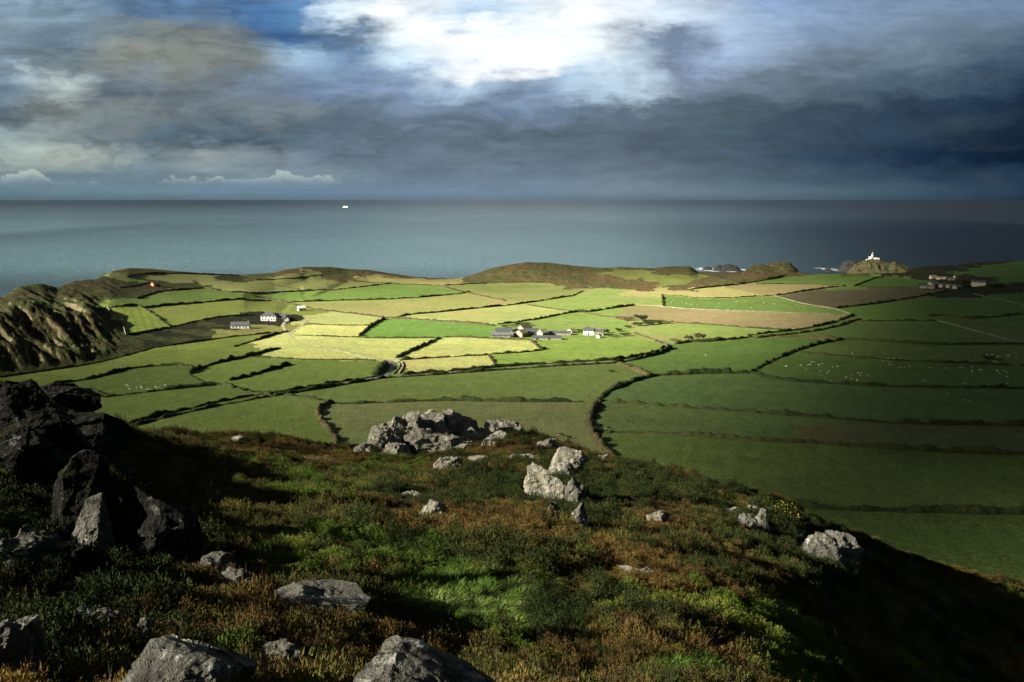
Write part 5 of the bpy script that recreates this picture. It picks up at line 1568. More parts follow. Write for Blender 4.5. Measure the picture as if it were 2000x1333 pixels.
MB().box(-30, -18, -4, 4, 30.05, 42).build('funnel', MATS['steel grey'], t)
MB().tube((40, 0, 34), (40, 0, 44), .6, .3).build('mast', WR, t)

# ------------------------------------------------------------------ lane
m, T, b, out = new_mat('wet tarmac')
p, _ = pos_of(T)
n = T.noise(p, .6, 5, .6)
T.put(b.inputs['Base Color'], T.mix(n, (.10, .095, .08), (.20, .19, .17))); b.inputs['Roughness'].default_value = .6
m, T, b, out = new_mat('farm track')
p, _ = pos_of(T)
n = T.noise(p, .5, 5, .6)
T.put(b.inputs['Base Color'], T.mix(T.mr(n, .35, .65), (.22, .2, .10), (.36, .32, .2))); b.inputs['Roughness'].default_value = .95


def lane(name, pl, w, mat, off=.12):
    P3 = [hit(*q) for q in pl]; pts = []
    for a, c in zip(P3[:-1], P3[1:]):
        n = max(1, int((c - a).length / 2.0))
        for k in range(n): q = a.lerp(c, k / n); pts.append((q.x, q.y))
    pts.append((P3[-1].x, P3[-1].y)); A = np.array(pts)
    for _ in range(10): A[1:-1] = .25 * A[:-2] + .5 * A[1:-1] + .25 * A[2:]
    Tn = np.gradient(A, axis=0); Tn /= np.linalg.norm(Tn, axis=1)[:, None] + 1e-9
    N = np.stack([-Tn[:, 1], Tn[:, 0]], 1); V = []
    for u in (-.5, -.25, 0, .25, .5):
        X = A[:, 0] + N[:, 0] * u * w; Y = A[:, 1] + N[:, 1] * u * w; V.append(np.stack([X, Y, gz_at(X, Y) + off + (.03 if abs(u) < .5 else 0)], 1))
    V = np.stack(V, 1); n, k = V.shape[:2]; idx = np.arange(n * k).reshape(n, k)
    f = np.stack([idx[:-1, :-1], idx[1:, :-1], idx[1:, 1:], idx[:-1, 1:]], -1).reshape(-1, 4)
    o = mesh_np(name, V.reshape(-1, 3), f, MATS[mat]); o['kind'] = 'structure'


lane('road', [(744, 739), (752, 732), (762, 722), (766, 714), (763, 708), (755, 704)], 5.0, 'wet tarmac')
lane('road', [(560, 764), (620, 757), (700, 744), (750, 736), (830, 731), (970, 721), (1120, 710), (1200, 707), (1245, 700), (1290, 689), (1312, 677), (1308, 672), (1290, 666), (1260, 660)], 3.2, 'wet tarmac')
lane('track', [(755, 705), (720, 695), (680, 687), (640, 679), (600, 670), (572, 660), (566, 655), (575, 645), (590, 636), (605, 616)], 2.6, 'farm track')
lane('track', [(758, 706), (775, 702), (786, 708), (785, 716), (778, 728)], 2.0, 'farm track')
lane('track', [(566, 655), (556, 645), (552, 636), (556, 630)], 3.0, 'farm track')
for lb, pl in (('pale stone bank on the right of the lane bend', [(760, 704), (776, 707), (782, 714), (778, 722), (768, 732)]),
               ('second pale bank running beside the lane bend', [(772, 702), (784, 708), (789, 714), (786, 722), (780, 731)])):
    strip(lb, 'w', 1.6, 1.0, pl, name='stone_wall', seed=len(pl) + len(lb))
strip('dark gorse clump filling the inside of the lane bend', 'h', 7.0, 3.0, [(752, 710), (750, 718), (742, 726), (733, 734)], name='hedge', seed=91)
strip('pale wall following the track up to the farmhouse, lower side', 'w', 1.0, .7, [(740, 706), (680, 690), (620, 676), (575, 662)], name='stone_wall', seed=92)

# ------------------------------------------------------------------ trees and bushes in the fields
foliage_mat('dark leaves', [G(.018, .028, .010), G(.04, .05, .016), G(.06, .06, .022)], 0.4, 0.0, 0.05)
foliage_mat('autumn twigs', [G(.07, .065, .03), G(.11, .09, .04), G(.10, .10, .04)], 0.4, 0.0, 0.05)
plain_mat('bark', G(.07, .055, .04), .9, .3, 3)


def tree(name, label, cat, px, py, wid, hei, trunk=.25, lean=.25, leaf='dark leaves', n=900, seed=0, group='trees and bushes round the farms'):
    g = hit(px, py); rs = np.random.RandomState(seed)
    t = tag(empty(name, g, 0), label, cat, group)
    tb = MB(); top = Vector((lean * hei * .5, 0, hei * .6))
    tb.tube((0, 0, -.5), top * .5, .05 * hei, .035 * hei, 7)
    ends = []
    for k in range(8):
        a = k * 2.4; e = top * .5 + Vector((math.cos(a) * wid * .3 + lean * hei * .3, math.sin(a) * wid * .25, hei * (.28 + .12 * rs.rand())))
        tb.tube(top * .5, e, .028 * hei, .01 * hei, 5); ends.append(e)
    tb.build('trunk', MATS['bark'], t)
    V = []; nb_ = len(ends) + 6
    cs = [Vector((rs.uniform(-.38, .38) * wid + lean * hei * .4, rs.uniform(-.3, .3) * wid, hei * rs.uniform(trunk + .15, .82))) for _ in range(10)] + ends
    per = n // len(cs)
    for c in cs:
        rx = wid * rs.uniform(.14, .24); rz = hei * rs.uniform(.12, .22)
        d = rs.randn(per, 3); d /= np.linalg.norm(d, axis=1)[:, None]; d *= (rs.rand(per, 1) ** .4)
        p = d * np.array([rx, rx, rz]) + np.array(c); p[:, 2] = np.clip(p[:, 2], .15 * hei * trunk * 2, hei)
        s = .05 * hei * (.6 + rs.rand(per))
        a_ = rs.randn(per, 3) * s[:, None] * .6; b_ = rs.randn(per, 3) * s[:, None] * .6
        V.append(np.stack([p - a_ - b_, p + a_ - b_, p + a_ + b_, p - a_ + b_], 1).reshape(-1, 3))
    V = np.concatenate(V); mesh_np('crown', V, np.arange(len(V)).reshape(-1, 4), MATS[leaf], parent=t)
    return t


for i, (nm, lb, px, py, w, h, tk, lf) in enumerate((
    ('tree', 'tallest windswept tree of the thicket above the farm', 1250, 627, 15, 6.5, .2, 'dark leaves'),
    ('tree', 'rusty windswept tree left of the tallest tree in the thicket', 1226, 626, 15, 4.0, .1, 'autumn twigs'),
    ('bush', 'low scrub at the far left tip of the thicket', 1208, 622, 10, 2.4, .05, 'autumn twigs'),
    ('bush', 'scrub at the upper right of the thicket, by the tan field', 1268, 630, 9, 3.0, .05, 'dark leaves'),
    ('tree', 'dark tree in the lower row of the thicket, its left end', 1245, 637, 12, 4.0, .1, 'dark leaves'),
    ('tree', 'dark spreading tree in the middle of the lower thicket row', 1266, 635, 14, 4.6, .1, 'dark leaves'),
    ('tree', 'dark tree in the lower thicket row, right of its middle', 1286, 633, 13, 4.6, .1, 'dark leaves'),
    ('bush', 'low dark bush ending the lower thicket row on the right', 1306, 632, 12, 2.8, .05, 'dark leaves'),
    ('bush', 'dark bush tapering the lower thicket row towards the farm', 1226, 641, 8, 2.8, .05, 'dark leaves'),
    ('tree', 'round bare-twigged tree, the left of two beside the lane hedge', 1344, 666, 7.5, 5.0, .3, 'autumn twigs'),
    ('tree', 'round bare-twigged tree, the right of two beside the lane hedge', 1365, 664, 10, 5.6, .35, 'autumn twigs'),
    ('bush', 'brown scrub left of the two round bare-twigged trees', 1318, 668, 12, 2.8, .05, 'autumn twigs'),
    ('tree', 'dark garden tree right of the grey stone cottage', 1184, 651, 6, 3.8, .15, 'dark leaves'),
    ('tree', 'dark garden tree, second from the grey stone cottage', 1208, 648, 6.5, 3.4, .15, 'dark leaves'),
    ('bush', 'dark bush behind the white-gabled farmhouse', 1148, 645, 6, 3, .1, 'dark leaves'),
    ('bush', 'dark bush behind the small stone shed with the cream gable', 1130, 648, 7, 2.6, .1, 'dark leaves'),
    ('bush', 'long dark shrubbery below the cottage garden', 1198, 659, 14, 2.6, .05, 'dark leaves'),
    ('bush', 'dark shrubbery at the right end of the cottage garden', 1222, 657, 10, 3.2, .05, 'dark leaves'),
    ('tree', 'dark trees on the hedge behind the big stone barn', 1020, 637, 18, 4.2, .1, 'dark leaves'),
    ('bush', 'dark thicket left of the big stone barn roof', 992, 640, 15, 3.2, .1, 'dark leaves'),
    ('bush', 'small dark bush alone in the pasture above the curved hedge', 1194, 727, 6, 1.6, .05, 'dark leaves'),
    ('tree', 'yellowish small tree behind the long low white cottage', 479, 631, 5, 4.2, .2, 'autumn twigs'),
    ('tree', 'dark tree right of the white farmhouse outbuilding', 572, 627, 7, 4, .15, 'dark leaves'),
    ('bush', 'small gorse bush on the thick hedge below the left flock', 480, 765, 3.4, 2.2, .05, 'dark leaves'),
    ('bush', 'dark gorse clump among the sheep at the far right', 1928, 702, 10, 3.0, .05, 'dark leaves'),
    ('bush', 'flat dark gorse patch beside the gorse clump at the far right', 1946, 704, 12, 1.8, .05, 'dark leaves'),
    ('bush', 'gorse strip in the field right below the lighthouse', 1690, 538, 30, 2.6, .05, 'dark leaves'),
    ('tree', 'dark trees left of the farm sheds on the right', 1802, 561, 16, 6, .15, 'dark leaves'),
    ('tree', 'dark trees right of the matching sheds', 1886, 563, 16, 8, .15, 'dark leaves'),
    ('tree', 'dark trees right of the white two-storey house', 1940, 562, 26, 8, .15, 'dark leaves'),
    ('tree', 'dark trees behind the matching sheds', 1880, 553, 24, 7, .15, 'dark leaves'),
    ('bush', 'dark gorse patch in the pale grass under the small coastal hill', 430, 549, 30, 3, .05, 'dark leaves'),
    ('bush', 'dark green gorse clump on the lowest but one hedge, by the curved bank', 1169, 844, 5, 2.4, .05, 'dark leaves'))):
    tree(nm, lb, nm, px, py, w, h, tk, .18, lf, seed=i + 200, n=1100 if nm == 'tree' else 700)
# ------------------------------------------------------------------ animals
def skin_mesh(name, nodes, edges, sub=2):
    me = bpy.data.meshes.new(name); me.from_pydata([n[0] for n in nodes], edges, [])
    o = bpy.data.objects.new(name, me); COL.objects.link(o)
    md = o.modifiers.new('skin', 'SKIN')
    for i, n in enumerate(nodes): me.skin_vertices[0].data[i].radius = (n[1], n[1] if len(n) < 3 else n[2])
    me.skin_vertices[0].data[0].use_root = True
    s = o.modifiers.new('sub', 'SUBSURF'); s.levels = sub; s.render_levels = sub
    dg = bpy.context.evaluated_depsgraph_get(); ev = o.evaluated_get(dg)
    out_ = bpy.data.meshes.new_from_object(ev)
    bpy.data.objects.remove(o)
    out_.polygons.foreach_set('use_smooth', np.full(len(out_.polygons), True))
    return out_


plain_mat('sheep wool', G(.62, .60, .52), .95, .15, 6)
plain_mat('sheep face', G(.35, .33, .28), .9, .1, 6)
m, T, b, out = new_mat('cow hide')
tc = T.n.new('ShaderNodeTexCoord')
nn = T.noise(tc.outputs['Object'], 1.3, 2, .5)
T.put(b.inputs['Base Color'], T.mix(T.mr(nn, .60, .62), (.012, .011, .010), (.55, .52, .46))); b.inputs['Roughness'].default_value = .7


def quad_nodes(L, h, body, leg, head_z, head_x, graze):
    """skeleton along x, facing +x"""
    b = h - body * .9
    N = [((-L * .40, 0, b + body * .1), body * .80), ((-L * .12, 0, b), body), ((L * .18, 0, b), body), ((L * .38, 0, b + body * .15), body * .78),
         ((L * .52, 0, b + (.25 * h if not graze else -.02 * h)), body * .42), ((head_x, 0, head_z), body * .34), ((head_x + L * .16, 0, head_z - L * .10), body * .20)]
    E = [(0, 1), (1, 2), (2, 3), (3, 4), (4, 5), (5, 6)]
    for (sx, root) in ((-.38, 0), (.34, 3)):
        for sy in (-1, 1):
            i = len(N)
            kx = sx * L + (-.06 * L if sx < 0 else .02 * L)
            N += [((sx * L, sy * body * .55, b - body * .5), leg * 1.7), ((kx, sy * body * .6, h * .30), leg), ((sx * L, sy * body * .6, .04 * h), leg * .8)]
            E += [(root, i), (i, i + 1), (i + 1, i + 2)]
    i = len(N); N += [((-L * .54, 0, b + body * .2), leg * .6), ((-L * .57, 0, h * .45), leg * .5)]; E += [(0, i), (i, i + 1)]
    return N, E


def make_beast(name, N, E, mat, head_i, L, ear):
    me = skin_mesh(name, N, E, 2); me.materials.append(MATS[mat])
    o = bpy.data.objects.new(name, me); COL.objects.link(o)
    hx, hy, hz = N[head_i][0]
    for sy in (-1, 1):
        MB().add([(hx, sy * ear * .5, hz + ear * .4), (hx + ear * .3, sy * ear * 1.6, hz + ear * .5), (hx - ear * .3, sy * ear * .8, hz + ear * .9), (hx - ear * .1, sy * ear * .9, hz + ear * .3)],
                 [[0, 1, 2], [0, 3, 1], [0, 2, 3], [1, 3, 2]]).build('ear', MATS[mat], o)
    return o


shN, shE = quad_nodes(1.15, .86, .27, .045, .30, .72, True)
sheep0 = make_beast('sheep', shN, shE, 'sheep wool', 5, 1.15, .09)
shN2, shE2 = quad_nodes(1.15, .86, .27, .045, .95, .66, False)
sheep1 = make_beast('sheep', shN2, shE2, 'sheep wool', 5, 1.15, .09)


def z5(l): return [(1300 + x / 5, 480 + y / 5) for x, y in l]
def z6(l): return [(1600 + x / 5, 480 + y / 5) for x, y in l]
def z8(l): return [(1500 + x / 4, 700 + y / 4) for x, y in l]
def z1(l): return [(x / 4, 480 + y / 4) for x, y in l]


FLOCKS = [
 ('white sheep grazing in the flock on the shaded pasture at left', 'sheep on the left pasture', z1([(985, 1092), (1000, 1098), (1012, 1122), (1085, 1050), (1072, 1112), (1100, 1105), (1108, 1115), (1150, 1125), (1165, 1127), (1183, 1130), (1200, 1130), (1213, 1105), (1225, 1112), (1250, 1108), (1290, 1093)])),
 ('white sheep on its own to the right of the left-hand flock', 'sheep at the right of the left pasture', z1([(1390, 1100), (1508, 1092), (1560, 1075)])),
 ('white sheep grazing in the green field beyond the tan ploughed field', 'sheep beyond the tan field', z5([(55, 555), (75, 540), (165, 545), (203, 567), (252, 575), (310, 578), (498, 598), (515, 595), (610, 620), (940, 507), (1015, 567), (1050, 570), (1070, 572), (1075, 530), (1048, 545), (1137, 577), (1175, 580), (1280, 575), (1357, 607), (960, 560), (835, 610), (775, 545), (690, 545), (520, 562), (730, 545)])),
 ('white sheep alone in the big green field right of the lane', None, z5([(392, 1072)])),
 ('white sheep in the bright right-hand pasture under the straggling hedge', 'sheep in the bright right pasture', z5([(1430, 1140), (1458, 1138), (1530, 1155), (1390, 1167), (1410, 1165), (1320, 1170), (1497, 1168), (1175, 1180), (1188, 1182), (1372, 1215), (1515, 1230), (1632, 1190), (1680, 1183), (1580, 1247), (1595, 1225)])),
 ('white sheep in the pasture above the straggling hedge on the right', 'sheep above the straggling hedge', z5([(1750, 1057), (1825, 1055), (1975, 1065)]) + z6([(670, 1105), (730, 1105), (787, 1103)])),
 ('white sheep spread over the darker middle of the right-hand pasture', 'sheep in the darker right pasture', z6([(378, 1247), (410, 1245), (318, 1270), (400, 1270), (258, 1290), (318, 1305), (372, 1313), (482, 1275), (625, 1128), (687, 1143), (685, 1162), (698, 1170), (787, 1190), (832, 1192), (885, 1180), (1080, 1195), (1235, 1198), (1375, 1195), (1398, 1197), (1495, 1190), (1493, 1220), (1493, 1238), (1567, 1215), (1583, 1222)])),
 ('white sheep near the dark right edge of the right-hand pasture', 'sheep by the dark right edge', z6([(1733, 1222), (1745, 1230), (1762, 1250), (1807, 1230), (1835, 1243), (1833, 1283), (1765, 1160), (1885, 1170), (1925, 1172), (1945, 1172), (1965, 1172), (1990, 1165)]) + z8([(1718, 205), (1768, 215), (1835, 225), (1875, 200)])),
 ('white sheep round the gorse clump at the far right', 'sheep round the gorse clump', z6([(1640, 1067), (1688, 1065), (1735, 1088), (1748, 1088), (1845, 1065), (1830, 1078), (1860, 1070), (1848, 1083), (1930, 1077), (1675, 1098), (1690, 1135), (1718, 1132), (1640, 1107)])),
 ('white sheep close to the hedge at the bottom of the sheep pasture', 'sheep along the lower hedge', z8([(1525, 198), (1545, 200), (1222, 177), (405, 183), (490, 183), (653, 163), (695, 183), (607, 152)])),
 ('white sheep in the shaded field below the sheep pasture', 'sheep in the shaded field', z8([(1540, 330), (1575, 340), (1403, 283)])),
]
rs = np.random.RandomState(11); first = [True, True]
for lb, grp, L_ in FLOCKS:
    for (px, py) in L_:
        g = hit(px, py + .6); k = int(rs.rand() < .35)
        src = (sheep0, sheep1)[k]
        if first[k]: o = src; first[k] = False
        else: o = copy_tree(src)
        o.location = g + Vector((0, 0, -.02)); o.rotation_euler = (0, 0, rs.choice([0, math.pi]) + rs.uniform(-.7, .7)); s_ = rs.uniform(1.0, 1.2) * .78; o.scale = (s_,) * 3
        tag(o, lb, 'sheep', grp)
cwN, cwE = quad_nodes(2.2, 1.45, .42, .075, .35, 1.35, True)
cow0 = make_beast('cow', cwN, cwE, 'cow hide', 5, 2.2, .16)
for i, (px, py, rz, lb) in enumerate(((1097, 852, 2.6, 'black cow on the left of the pair below the bracken bank'), (1112, 858, 3.3, 'black cow on the right of the pair below the bracken bank'), (1189.5, 839, 3.0, 'black and white cow alone right of the bracken bank'))):
    o = cow0 if i == 0 else copy_tree(cow0)
    o.location = hit_far(px, py); o.rotation_euler = (0, 0, rz); tag(o, lb, 'cow', 'cows in the near fields')

# ------------------------------------------------------------------ poles, gate posts, car
def pole(label, px, py, h, arm=True, group='wooden poles in the fields'):
    g = hit(px, py); t = tag(empty('utility_pole', g, -math.atan2(g.x, g.y)), label, 'utility pole', group)
    MB().tube((0, 0, -.5), (0, 0, h), .14, .10, 8).build('pole', MATS['weathered wood'], t)
    if arm:
        ca = MB().box(-1.1, 1.1, -.07, .07, h - .35, h - .2).build('crossarm', MATS['weathered wood'], t)
        for x in (-.95, 0, .95): MB().cone((x, 0), .07, .05, h - .2, h + .08, 8).build('insulator', MATS['white render'], ca)


pole('wooden pole with a white-tipped crossarm rising behind the outcrop', 967, 834, 8.2)
pole('wooden pole with a crossarm above the level hedge near the curved bank', 1131, 785, 7.2)
pole('short wooden pole beside the lane near the farm', 1288, 688, 6.0)
pole('small pale pole in front of the double hedge on the right', 1561, 652, 6.0)
pole('pale pole on the boundary of the coastal field at left', 471, 571, 9.0, False)

g = hit(528, 634.5); t = tag(empty('parked_car', g, .15), 'dark car parked in front of the white farmhouse', 'car')
MB().add([(-2.1, -.85, .35), (2.1, -.85, .35), (2.1, .85, .35), (-2.1, .85, .35), (-2.1, -.85, .9), (2.0, -.85, .8), (2.0, .85, .8), (-2.1, .85, .9)],
         [[0, 3, 2, 1], [4, 5, 6, 7], [0, 1, 5, 4], [1, 2, 6, 5], [2, 3, 7, 6], [3, 0, 4, 7]]).build('body', MATS['dark paint'], t)
MB().add([(-1.9, -.75, .9), (1.0, -.75, .85), (1.0, .75, .85), (-1.9, .75, .9), (-1.6, -.65, 1.45), (.3, -.65, 1.45), (.3, .65, 1.45), (-1.6, .65, 1.45)],
         [[4, 5, 6, 7], [0, 1, 5, 4], [1, 2, 6, 5], [2, 3, 7, 6], [3, 0, 4, 7]]).build('cabin', MATS['window glass'], t)
for x in (-1.3, 1.3):
    for y in (-.8, .8): MB().tube((x, y - .1, .32), (x, y + .1, .32), .32, .32, 12).build('wheel', MATS['dark paint'], t)

# ------------------------------------------------------------------ heath plants of the foreground
foliage_mat('heather rusty', [G(.03, .018, .007), G(.075, .046, .014), G(.13, .085, .024), G(.20, .14, .036)], .5, .15, .15)
foliage_mat('heather olive', [G(.03, .032, .008), G(.08, .078, .018), G(.17, .15, .035)], .5, .15, .15)
foliage_mat('gorse dark', [G(.014, .024, .006), G(.03, .042, .010), G(.055, .065, .016)], .5, .1, .15)
foliage_mat('gorse green', [G(.035, .07, .008), G(.075, .125, .016), G(.16, .18, .03)], .5, .15, .2)
foliage_mat('moor grass green', [G(.05, .10, .012), G(.10, .17, .025), G(.20, .26, .07)], .6, .15, .25)
foliage_mat('moor grass dry', [G(.06, .055, .018), G(.14, .11, .035), G(.26, .20, .08)], .6, .15, .25)
plain_mat('gorse flower', G(.62, .44, .03), .8, .15, 8)
plain_mat('dead twig', G(.13, .11, .085), .9, .2, 5)


def clump(name, mat, seed, stems=80, leaves=14, ls=.031, r=.5, h=.42, spiky=.4, twigs=0):
    """a cushion of twigs about a metre across, each twig set with small leaves"""
    rs = np.random.RandomState(seed); V = []; F = []; M = []
    for s in range(stems):
        a = rs.uniform(0, 2 * math.pi); q = rs.rand() ** .5
        top = np.array([math.cos(a) * q * r, math.sin(a) * q * r, h * (1 - .75 * q ** 2.2) * rs.uniform(.7, 1.15)])
        top[:2] += rs.randn(2) * .04
        bot = np.array([top[0] * .45, top[1] * .45, 0.0]); ax = top - bot; ax /= np.linalg.norm(ax)
        for k in range(leaves):
            t = 1 - (k / leaves) ** 1.3 * .65
            p = bot + (top - bot) * t + rs.randn(3) * .022
            d = ax * rs.uniform(.3, 1) + rs.randn(3) * spiky; d[2] += .35; d /= np.linalg.norm(d)
            w = np.cross(d, rs.randn(3)); w /= np.linalg.norm(w)
            l = ls * rs.uniform(.6, 1.4); b0 = len(V)
            V += [p - w * l * .35, p + w * l * .35, p + d * l * 1.5]; F.append([b0, b0 + 1, b0 + 2]); M.append(0)
    for s in range(twigs):
        a = rs.uniform(0, 2 * math.pi); q = rs.rand() ** .5; b_ = np.array([math.cos(a) * q * r * .8, math.sin(a) * q * r * .8, 0.0]); e = b_ * 1.3 + np.array([rs.randn() * .12, rs.randn() * .12, h * rs.uniform(.8, 1.35)])
        w = np.array([.006, .003, 0]); b0 = len(V); V += [b_ - w, b_ + w, e]; F.append([b0, b0 + 1, b0 + 2]); M.append(1)
    return mesh_np(name, np.array(V), np.array(F), [MATS[mat], MATS['dead twig']], False, None, False, np.array(M))


def tuft(name, mat, seed, n=130, r=.35, h=.45, bend=.5, wind=.35, w=.010):
    rs = np.random.RandomState(seed); V = []; F = []
    for s in range(n):
        a = rs.uniform(0, 2 * math.pi); q = rs.rand() ** .6
        p0 = np.array([math.cos(a) * q * r, math.sin(a) * q * r, -.03]); hh = h * rs.uniform(.5, 1.15)
        o_ = np.array([math.cos(a), math.sin(a), 0]) * bend * rs.uniform(.2, 1) + np.array([wind, .1, 0]) + np.append(rs.randn(2) * .15, 0)
        sd = np.array([-math.sin(a + rs.randn()), math.cos(a + rs.randn()), 0]); b0 = len(V)
        for k, t in enumerate((0, .4, .75)):
            c = p0 + o_ * hh * t * t + np.array([0, 0, hh * (t - .25 * t * t * bend)]); V += [c - sd * w * (1 - t * .7), c + sd * w * (1 - t * .7)]
        V.append(p0 + o_ * hh * 1.1 + np.array([0, 0, hh * (1 - .4 * bend)]))
        F += [[b0, b0 + 1, b0 + 3], [b0, b0 + 3, b0 + 2], [b0 + 2, b0 + 3, b0 + 5], [b0 + 2, b0 + 5, b0 + 4], [b0 + 4, b0 + 5, b0 + 6]]
    return mesh_np(name, np.array(V), np.array(F), MATS[mat], False, None, False)


# scatter positions by area
rs = np.random.RandomState(99)
amin, amax = R_(-41), R_(41)


def scatter(r0, r1, dens):
    n = int(.5 * (amax - amin) * (r1 ** 2 - r0 ** 2) * dens)
    r = np.sqrt(rs.uniform(r0 ** 2, r1 ** 2, n)); a = rs.uniform(amin, amax, n)
    return np.stack([a, r], 1)


S_ = np.concatenate([scatter(4.5, 14, 26), scatter(14, 26, 17), scatter(26, 50, 8.5), scatter(50, 125, 4.2)])
sa, sr = S_[:, 0], S_[:, 1]
rc_ = np.interp(sa, crest_az, crest_r)
keep = sr < rc_ + 5
sa, sr = sa[keep], sr[keep]
sx, sy = np.sin(sa) * sr, np.cos(sa) * sr
sz = gz_at(sx, sy)
ok = np.ones(len(sx), bool)
for (rx, ry, rad) in ROCK_DISCS: ok &= (sx - rx) ** 2 + (sy - ry) ** 2 > rad ** 2
sx, sy, sz, sr = sx[ok], sy[ok], sz[ok], sr[ok]
qx, qy = to_pix(sx, sy, sz)
wx = qx + 40 * fbm(sx / 2.5, sy / 2.5, oct=3) * np.clip(30 / sr, .3, 1.5); wy = qy + 24 * fbm(sx / 2.5 + 50, sy / 2.5, oct=3) * np.clip(30 / sr, .3, 1.5)
shade_side = (sx < -1)
KINDS = ['rusty', 'olive', 'gorse', 'green', 'grass', 'dry']
W_ = np.zeros((len(KINDS), len(sx)))
nA = fbm(sx / 5.0, sy / 5.0, oct=3); nB = fbm(sx / 3.0 + 30, sy / 3.0, oct=3)
W_[0] = .48 + .9 * nA; W_[1] = .72 + .8 * nB; W_[2] = .42 - .7 * nA + .4 * fbm(sx / 9 + 9, sy / 9, oct=2); W_[3] = .12 + .9 * fbm(sx / 2.6 + 70, sy / 2.6, oct=3); W_[4] = -.1; W_[5] = -.1
for (x, y, rx, ry, k, a) in (
    (600, 965, 85, 34, 3, 1.3), (480, 925, 110, 45, 3, 1.3), (420, 960, 90, 40, 1, .6), (760, 915, 110, 22, 3, 1.0), (930, 935, 90, 40, 2, 1.0), (640, 1085, 150, 52, 3, 1.1), (640, 1085, 150, 52, 2, .7),
    (1000, 1175, 150, 55, 4, 1.7), (900, 1115, 80, 34, 4, 1.2), (930, 1110, 60, 30, 3, 1.0), (1350, 1300, 140, 52, 4, 1.8), (820, 1180, 110, 45, 4, .9), (820, 1140, 90, 45, 3, .7),
    (960, 1240, 80, 34, 3, 1.4), (1050, 1280, 40, 30, 3, 1.2), (1330, 1170, 90, 40, 3, 1.5), (1450, 1205, 90, 40, 3, 1.4), (1540, 1240, 70, 60, 3, 1.3), (1560, 1310, 80, 40, 3, 1.2), (1600, 1150, 80, 50, 2, 1.0),
    (360, 1165, 130, 30, 5, 1.1), (480, 1225, 130, 40, 5, .95), (640, 1270, 110, 50, 5, 1.1), (560, 1090, 110, 40, 3, .7), (820, 1090, 90, 40, 3, .7), (1120, 1230, 80, 40, 3, .8), (700, 980, 90, 30, 3, .6), (880, 1320, 110, 40, 5, 1.6), (640, 900, 120, 20, 5, 1.5), (720, 1060, 40, 30, 5, .5), (120, 1230, 260, 120, 5, .5), (150, 1230, 260, 160, 2, 1.6), (250, 1050, 150, 120, 2, .8),  # the last two gorse patches darken the lower left as stand-in shade
    (850, 1035, 190, 40, 0, .7), (1250, 1235, 120, 40, 0, .6), (1150, 1140, 160, 60, 0, .35), (500, 885, 140, 26, 0, 1.0), (1000, 880, 140, 30, 0, .9), (1350, 1080, 150, 60, 0, .8), (1420, 1270, 90, 25, 0, 1.0),
    (1280, 950, 190, 45, 2, 1.2), (1050, 850, 120, 25, 2, 1.0), (1550, 1060, 120, 60, 2, .8), (1080, 985, 120, 60, 2, .7), (350, 930, 90, 60, 1, .8), (450, 1000, 130, 60, 1, .9), (620, 1010, 120, 50, 1, .5)):
    W_[k] += a * np.exp(-((wx - x) / rx) ** 2 - ((wy - y) / ry) ** 2)
kind = np.argmax(W_ + .22 * rs.randn(*W_.shape), axis=0)
dark = (wx < 260) & (wy < 1150)
size = np.interp(sr, [5, 14, 30, 60, 120], [.42, .55, .72, .95, 1.15]) * rs.uniform(.65, 1.3, len(sx)) * (1 + .35 * fbm(sx / 4, sy / 4, oct=2))
hs = np.clip(1 + 1.0 * fbm(sx / 1.7, sy / 1.7, oct=3) + .25 * rs.randn(len(sx)), .35, 2.3)


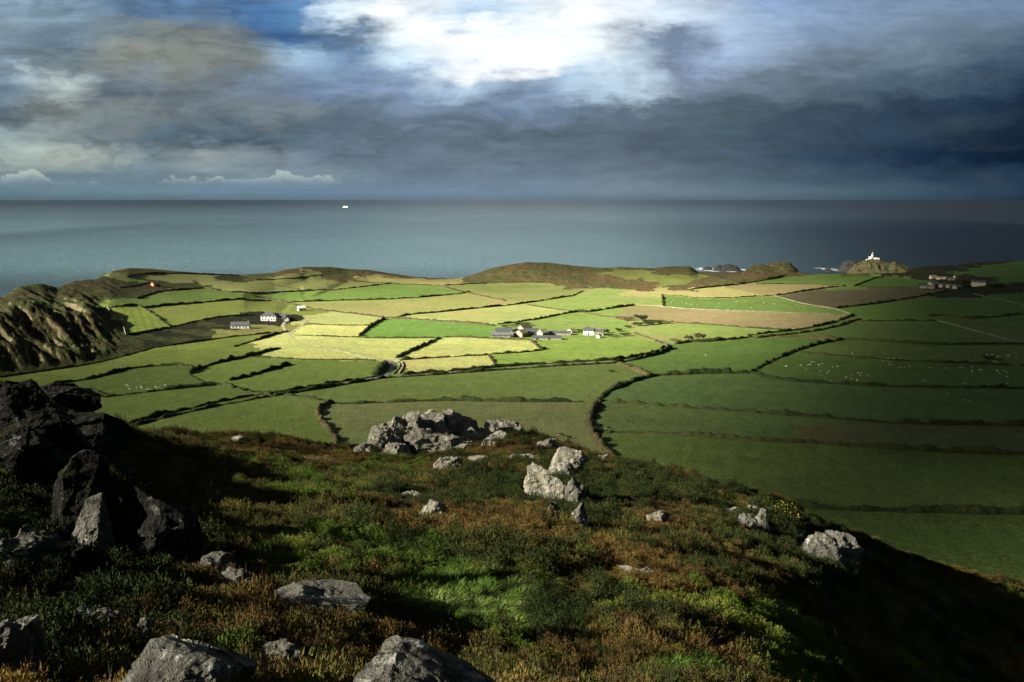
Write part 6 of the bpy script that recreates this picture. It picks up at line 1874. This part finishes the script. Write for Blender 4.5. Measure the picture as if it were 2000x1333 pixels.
def scatter_object(name, label, cat, sel, variants, hmul=1.0, smul=1.0):
    idx = np.where(sel)[0]; n = len(idx)
    pts_ = np.stack([sx[idx], sy[idx], sz[idx] - .04], 1)
    me = bpy.data.meshes.new(name); me.vertices.add(n); me.vertices.foreach_set('co', pts_.astype(np.float32).ravel())
    def att(nm, tp, arr, key):
        a_ = me.attributes.new(nm, tp, 'POINT'); a_.data.foreach_set(key, arr.ravel())
    att('turn', 'FLOAT_VECTOR', np.stack([rs.uniform(-.15, .15, n), rs.uniform(-.15, .15, n), rs.uniform(0, 6.28, n) if cat != 'grass' else rs.uniform(-.6, .6, n)], 1).astype(np.float32), 'vector')
    s_ = size[idx] * smul
    att('size', 'FLOAT_VECTOR', np.stack([s_, s_, s_ * hs[idx] * hmul], 1).astype(np.float32), 'vector')
    att('which', 'INT', rs.randint(0, len(variants), n).astype(np.int32), 'value')
    o = bpy.data.objects.new(name, me); COL.objects.link(o)
    tag(o, label, cat, kind='stuff')
    cl = bpy.data.collections.new(name + ' plants')
    for v in variants: cl.objects.link(v)
    ng = bpy.data.node_groups.new(name, 'GeometryNodeTree')
    ng.interface.new_socket('Geometry', in_out='INPUT', socket_type='NodeSocketGeometry'); ng.interface.new_socket('Geometry', in_out='OUTPUT', socket_type='NodeSocketGeometry')
    gi = ng.nodes.new('NodeGroupInput'); go = ng.nodes.new('NodeGroupOutput')
    m2p = ng.nodes.new('GeometryNodeMeshToPoints'); iop = ng.nodes.new('GeometryNodeInstanceOnPoints'); ci = ng.nodes.new('GeometryNodeCollectionInfo')
    ci.inputs['Collection'].default_value = cl; ci.inputs['Separate Children'].default_value = True; ci.inputs['Reset Children'].default_value = True
    def na(nm, tp):
        q = ng.nodes.new('GeometryNodeInputNamedAttribute'); q.data_type = tp; q.inputs[0].default_value = nm
        return [s for s in q.outputs if s.enabled and s.name == 'Attribute'][0]
    L = ng.links
    L.new(gi.outputs[0], m2p.inputs[0]); L.new(m2p.outputs[0], iop.inputs['Points']); L.new(ci.outputs[0], iop.inputs['Instance'])
    iop.inputs['Pick Instance'].default_value = True
    L.new(na('which', 'INT'), iop.inputs['Instance Index']); L.new(na('turn', 'FLOAT_VECTOR'), iop.inputs['Rotation']); L.new(na('size', 'FLOAT_VECTOR'), iop.inputs['Scale'])
    L.new(iop.outputs[0], go.inputs[0])
    md = o.modifiers.new('plants', 'NODES'); md.node_group = ng
    print(name, n)
    return o


V_r = [clump('heather_sprig', 'heather rusty', 300 + k, twigs=4) for k in range(4)]
V_o = [clump('heather_sprig', 'heather olive', 310 + k, twigs=5) for k in range(4)]
V_g = [clump('gorse_sprig', 'gorse dark', 320 + k, stems=90, ls=.034, h=.52, spiky=.6) for k in range(3)]
V_n = [clump('gorse_sprig', 'gorse green', 330 + k, stems=90, ls=.034, h=.45, spiky=.6) for k in range(3)]
V_l = [tuft('grass_tuft', 'moor grass green', 340 + k, bend=1.0, wind=.15, w=.018) for k in range(4)]
V_d = [tuft('grass_tuft', 'moor grass dry', 350 + k, n=170, h=.6, bend=.8, wind=.4, w=.007) for k in range(4)]
scatter_object('heather', 'rust-brown heather covering the near slope', 'heather', kind == 0, V_r)
scatter_object('heather', 'olive-green heather mixed through the near slope', 'heather', kind == 1, V_o)
scatter_object('gorse', 'dark green low gorse on the near slope', 'gorse', kind == 2, V_g, 1.1)
scatter_object('gorse', 'bright green bilberry and young gorse in patches on the near slope', 'gorse', kind == 3, V_n, .85)
scatter_object('grass', 'tall arching green grass in patches near the bottom of the slope', 'grass', kind == 4, V_l, .95, .9)
scatter_object('grass', 'dry straw-coloured windswept grass round the near rocks', 'grass', kind == 5, V_d, .62, .8)

# the flowering gorse bush on the right brow
g = hit(1533, 1024); t = tag(empty('gorse_bush', g, 0), 'gorse bush with yellow flowers on the right brow of the moor', 'bush')
bu = clump('foliage', 'gorse dark', 400, stems=420, leaves=9, ls=.10, r=1.7, h=1.7, spiky=.6); COL.objects.link(bu); bu.parent = t
fl = clump('flowers', 'gorse flower', 401, stems=60, leaves=6, ls=.075, r=1.4, h=1.85, spiky=.6); COL.objects.link(fl); fl.parent = t
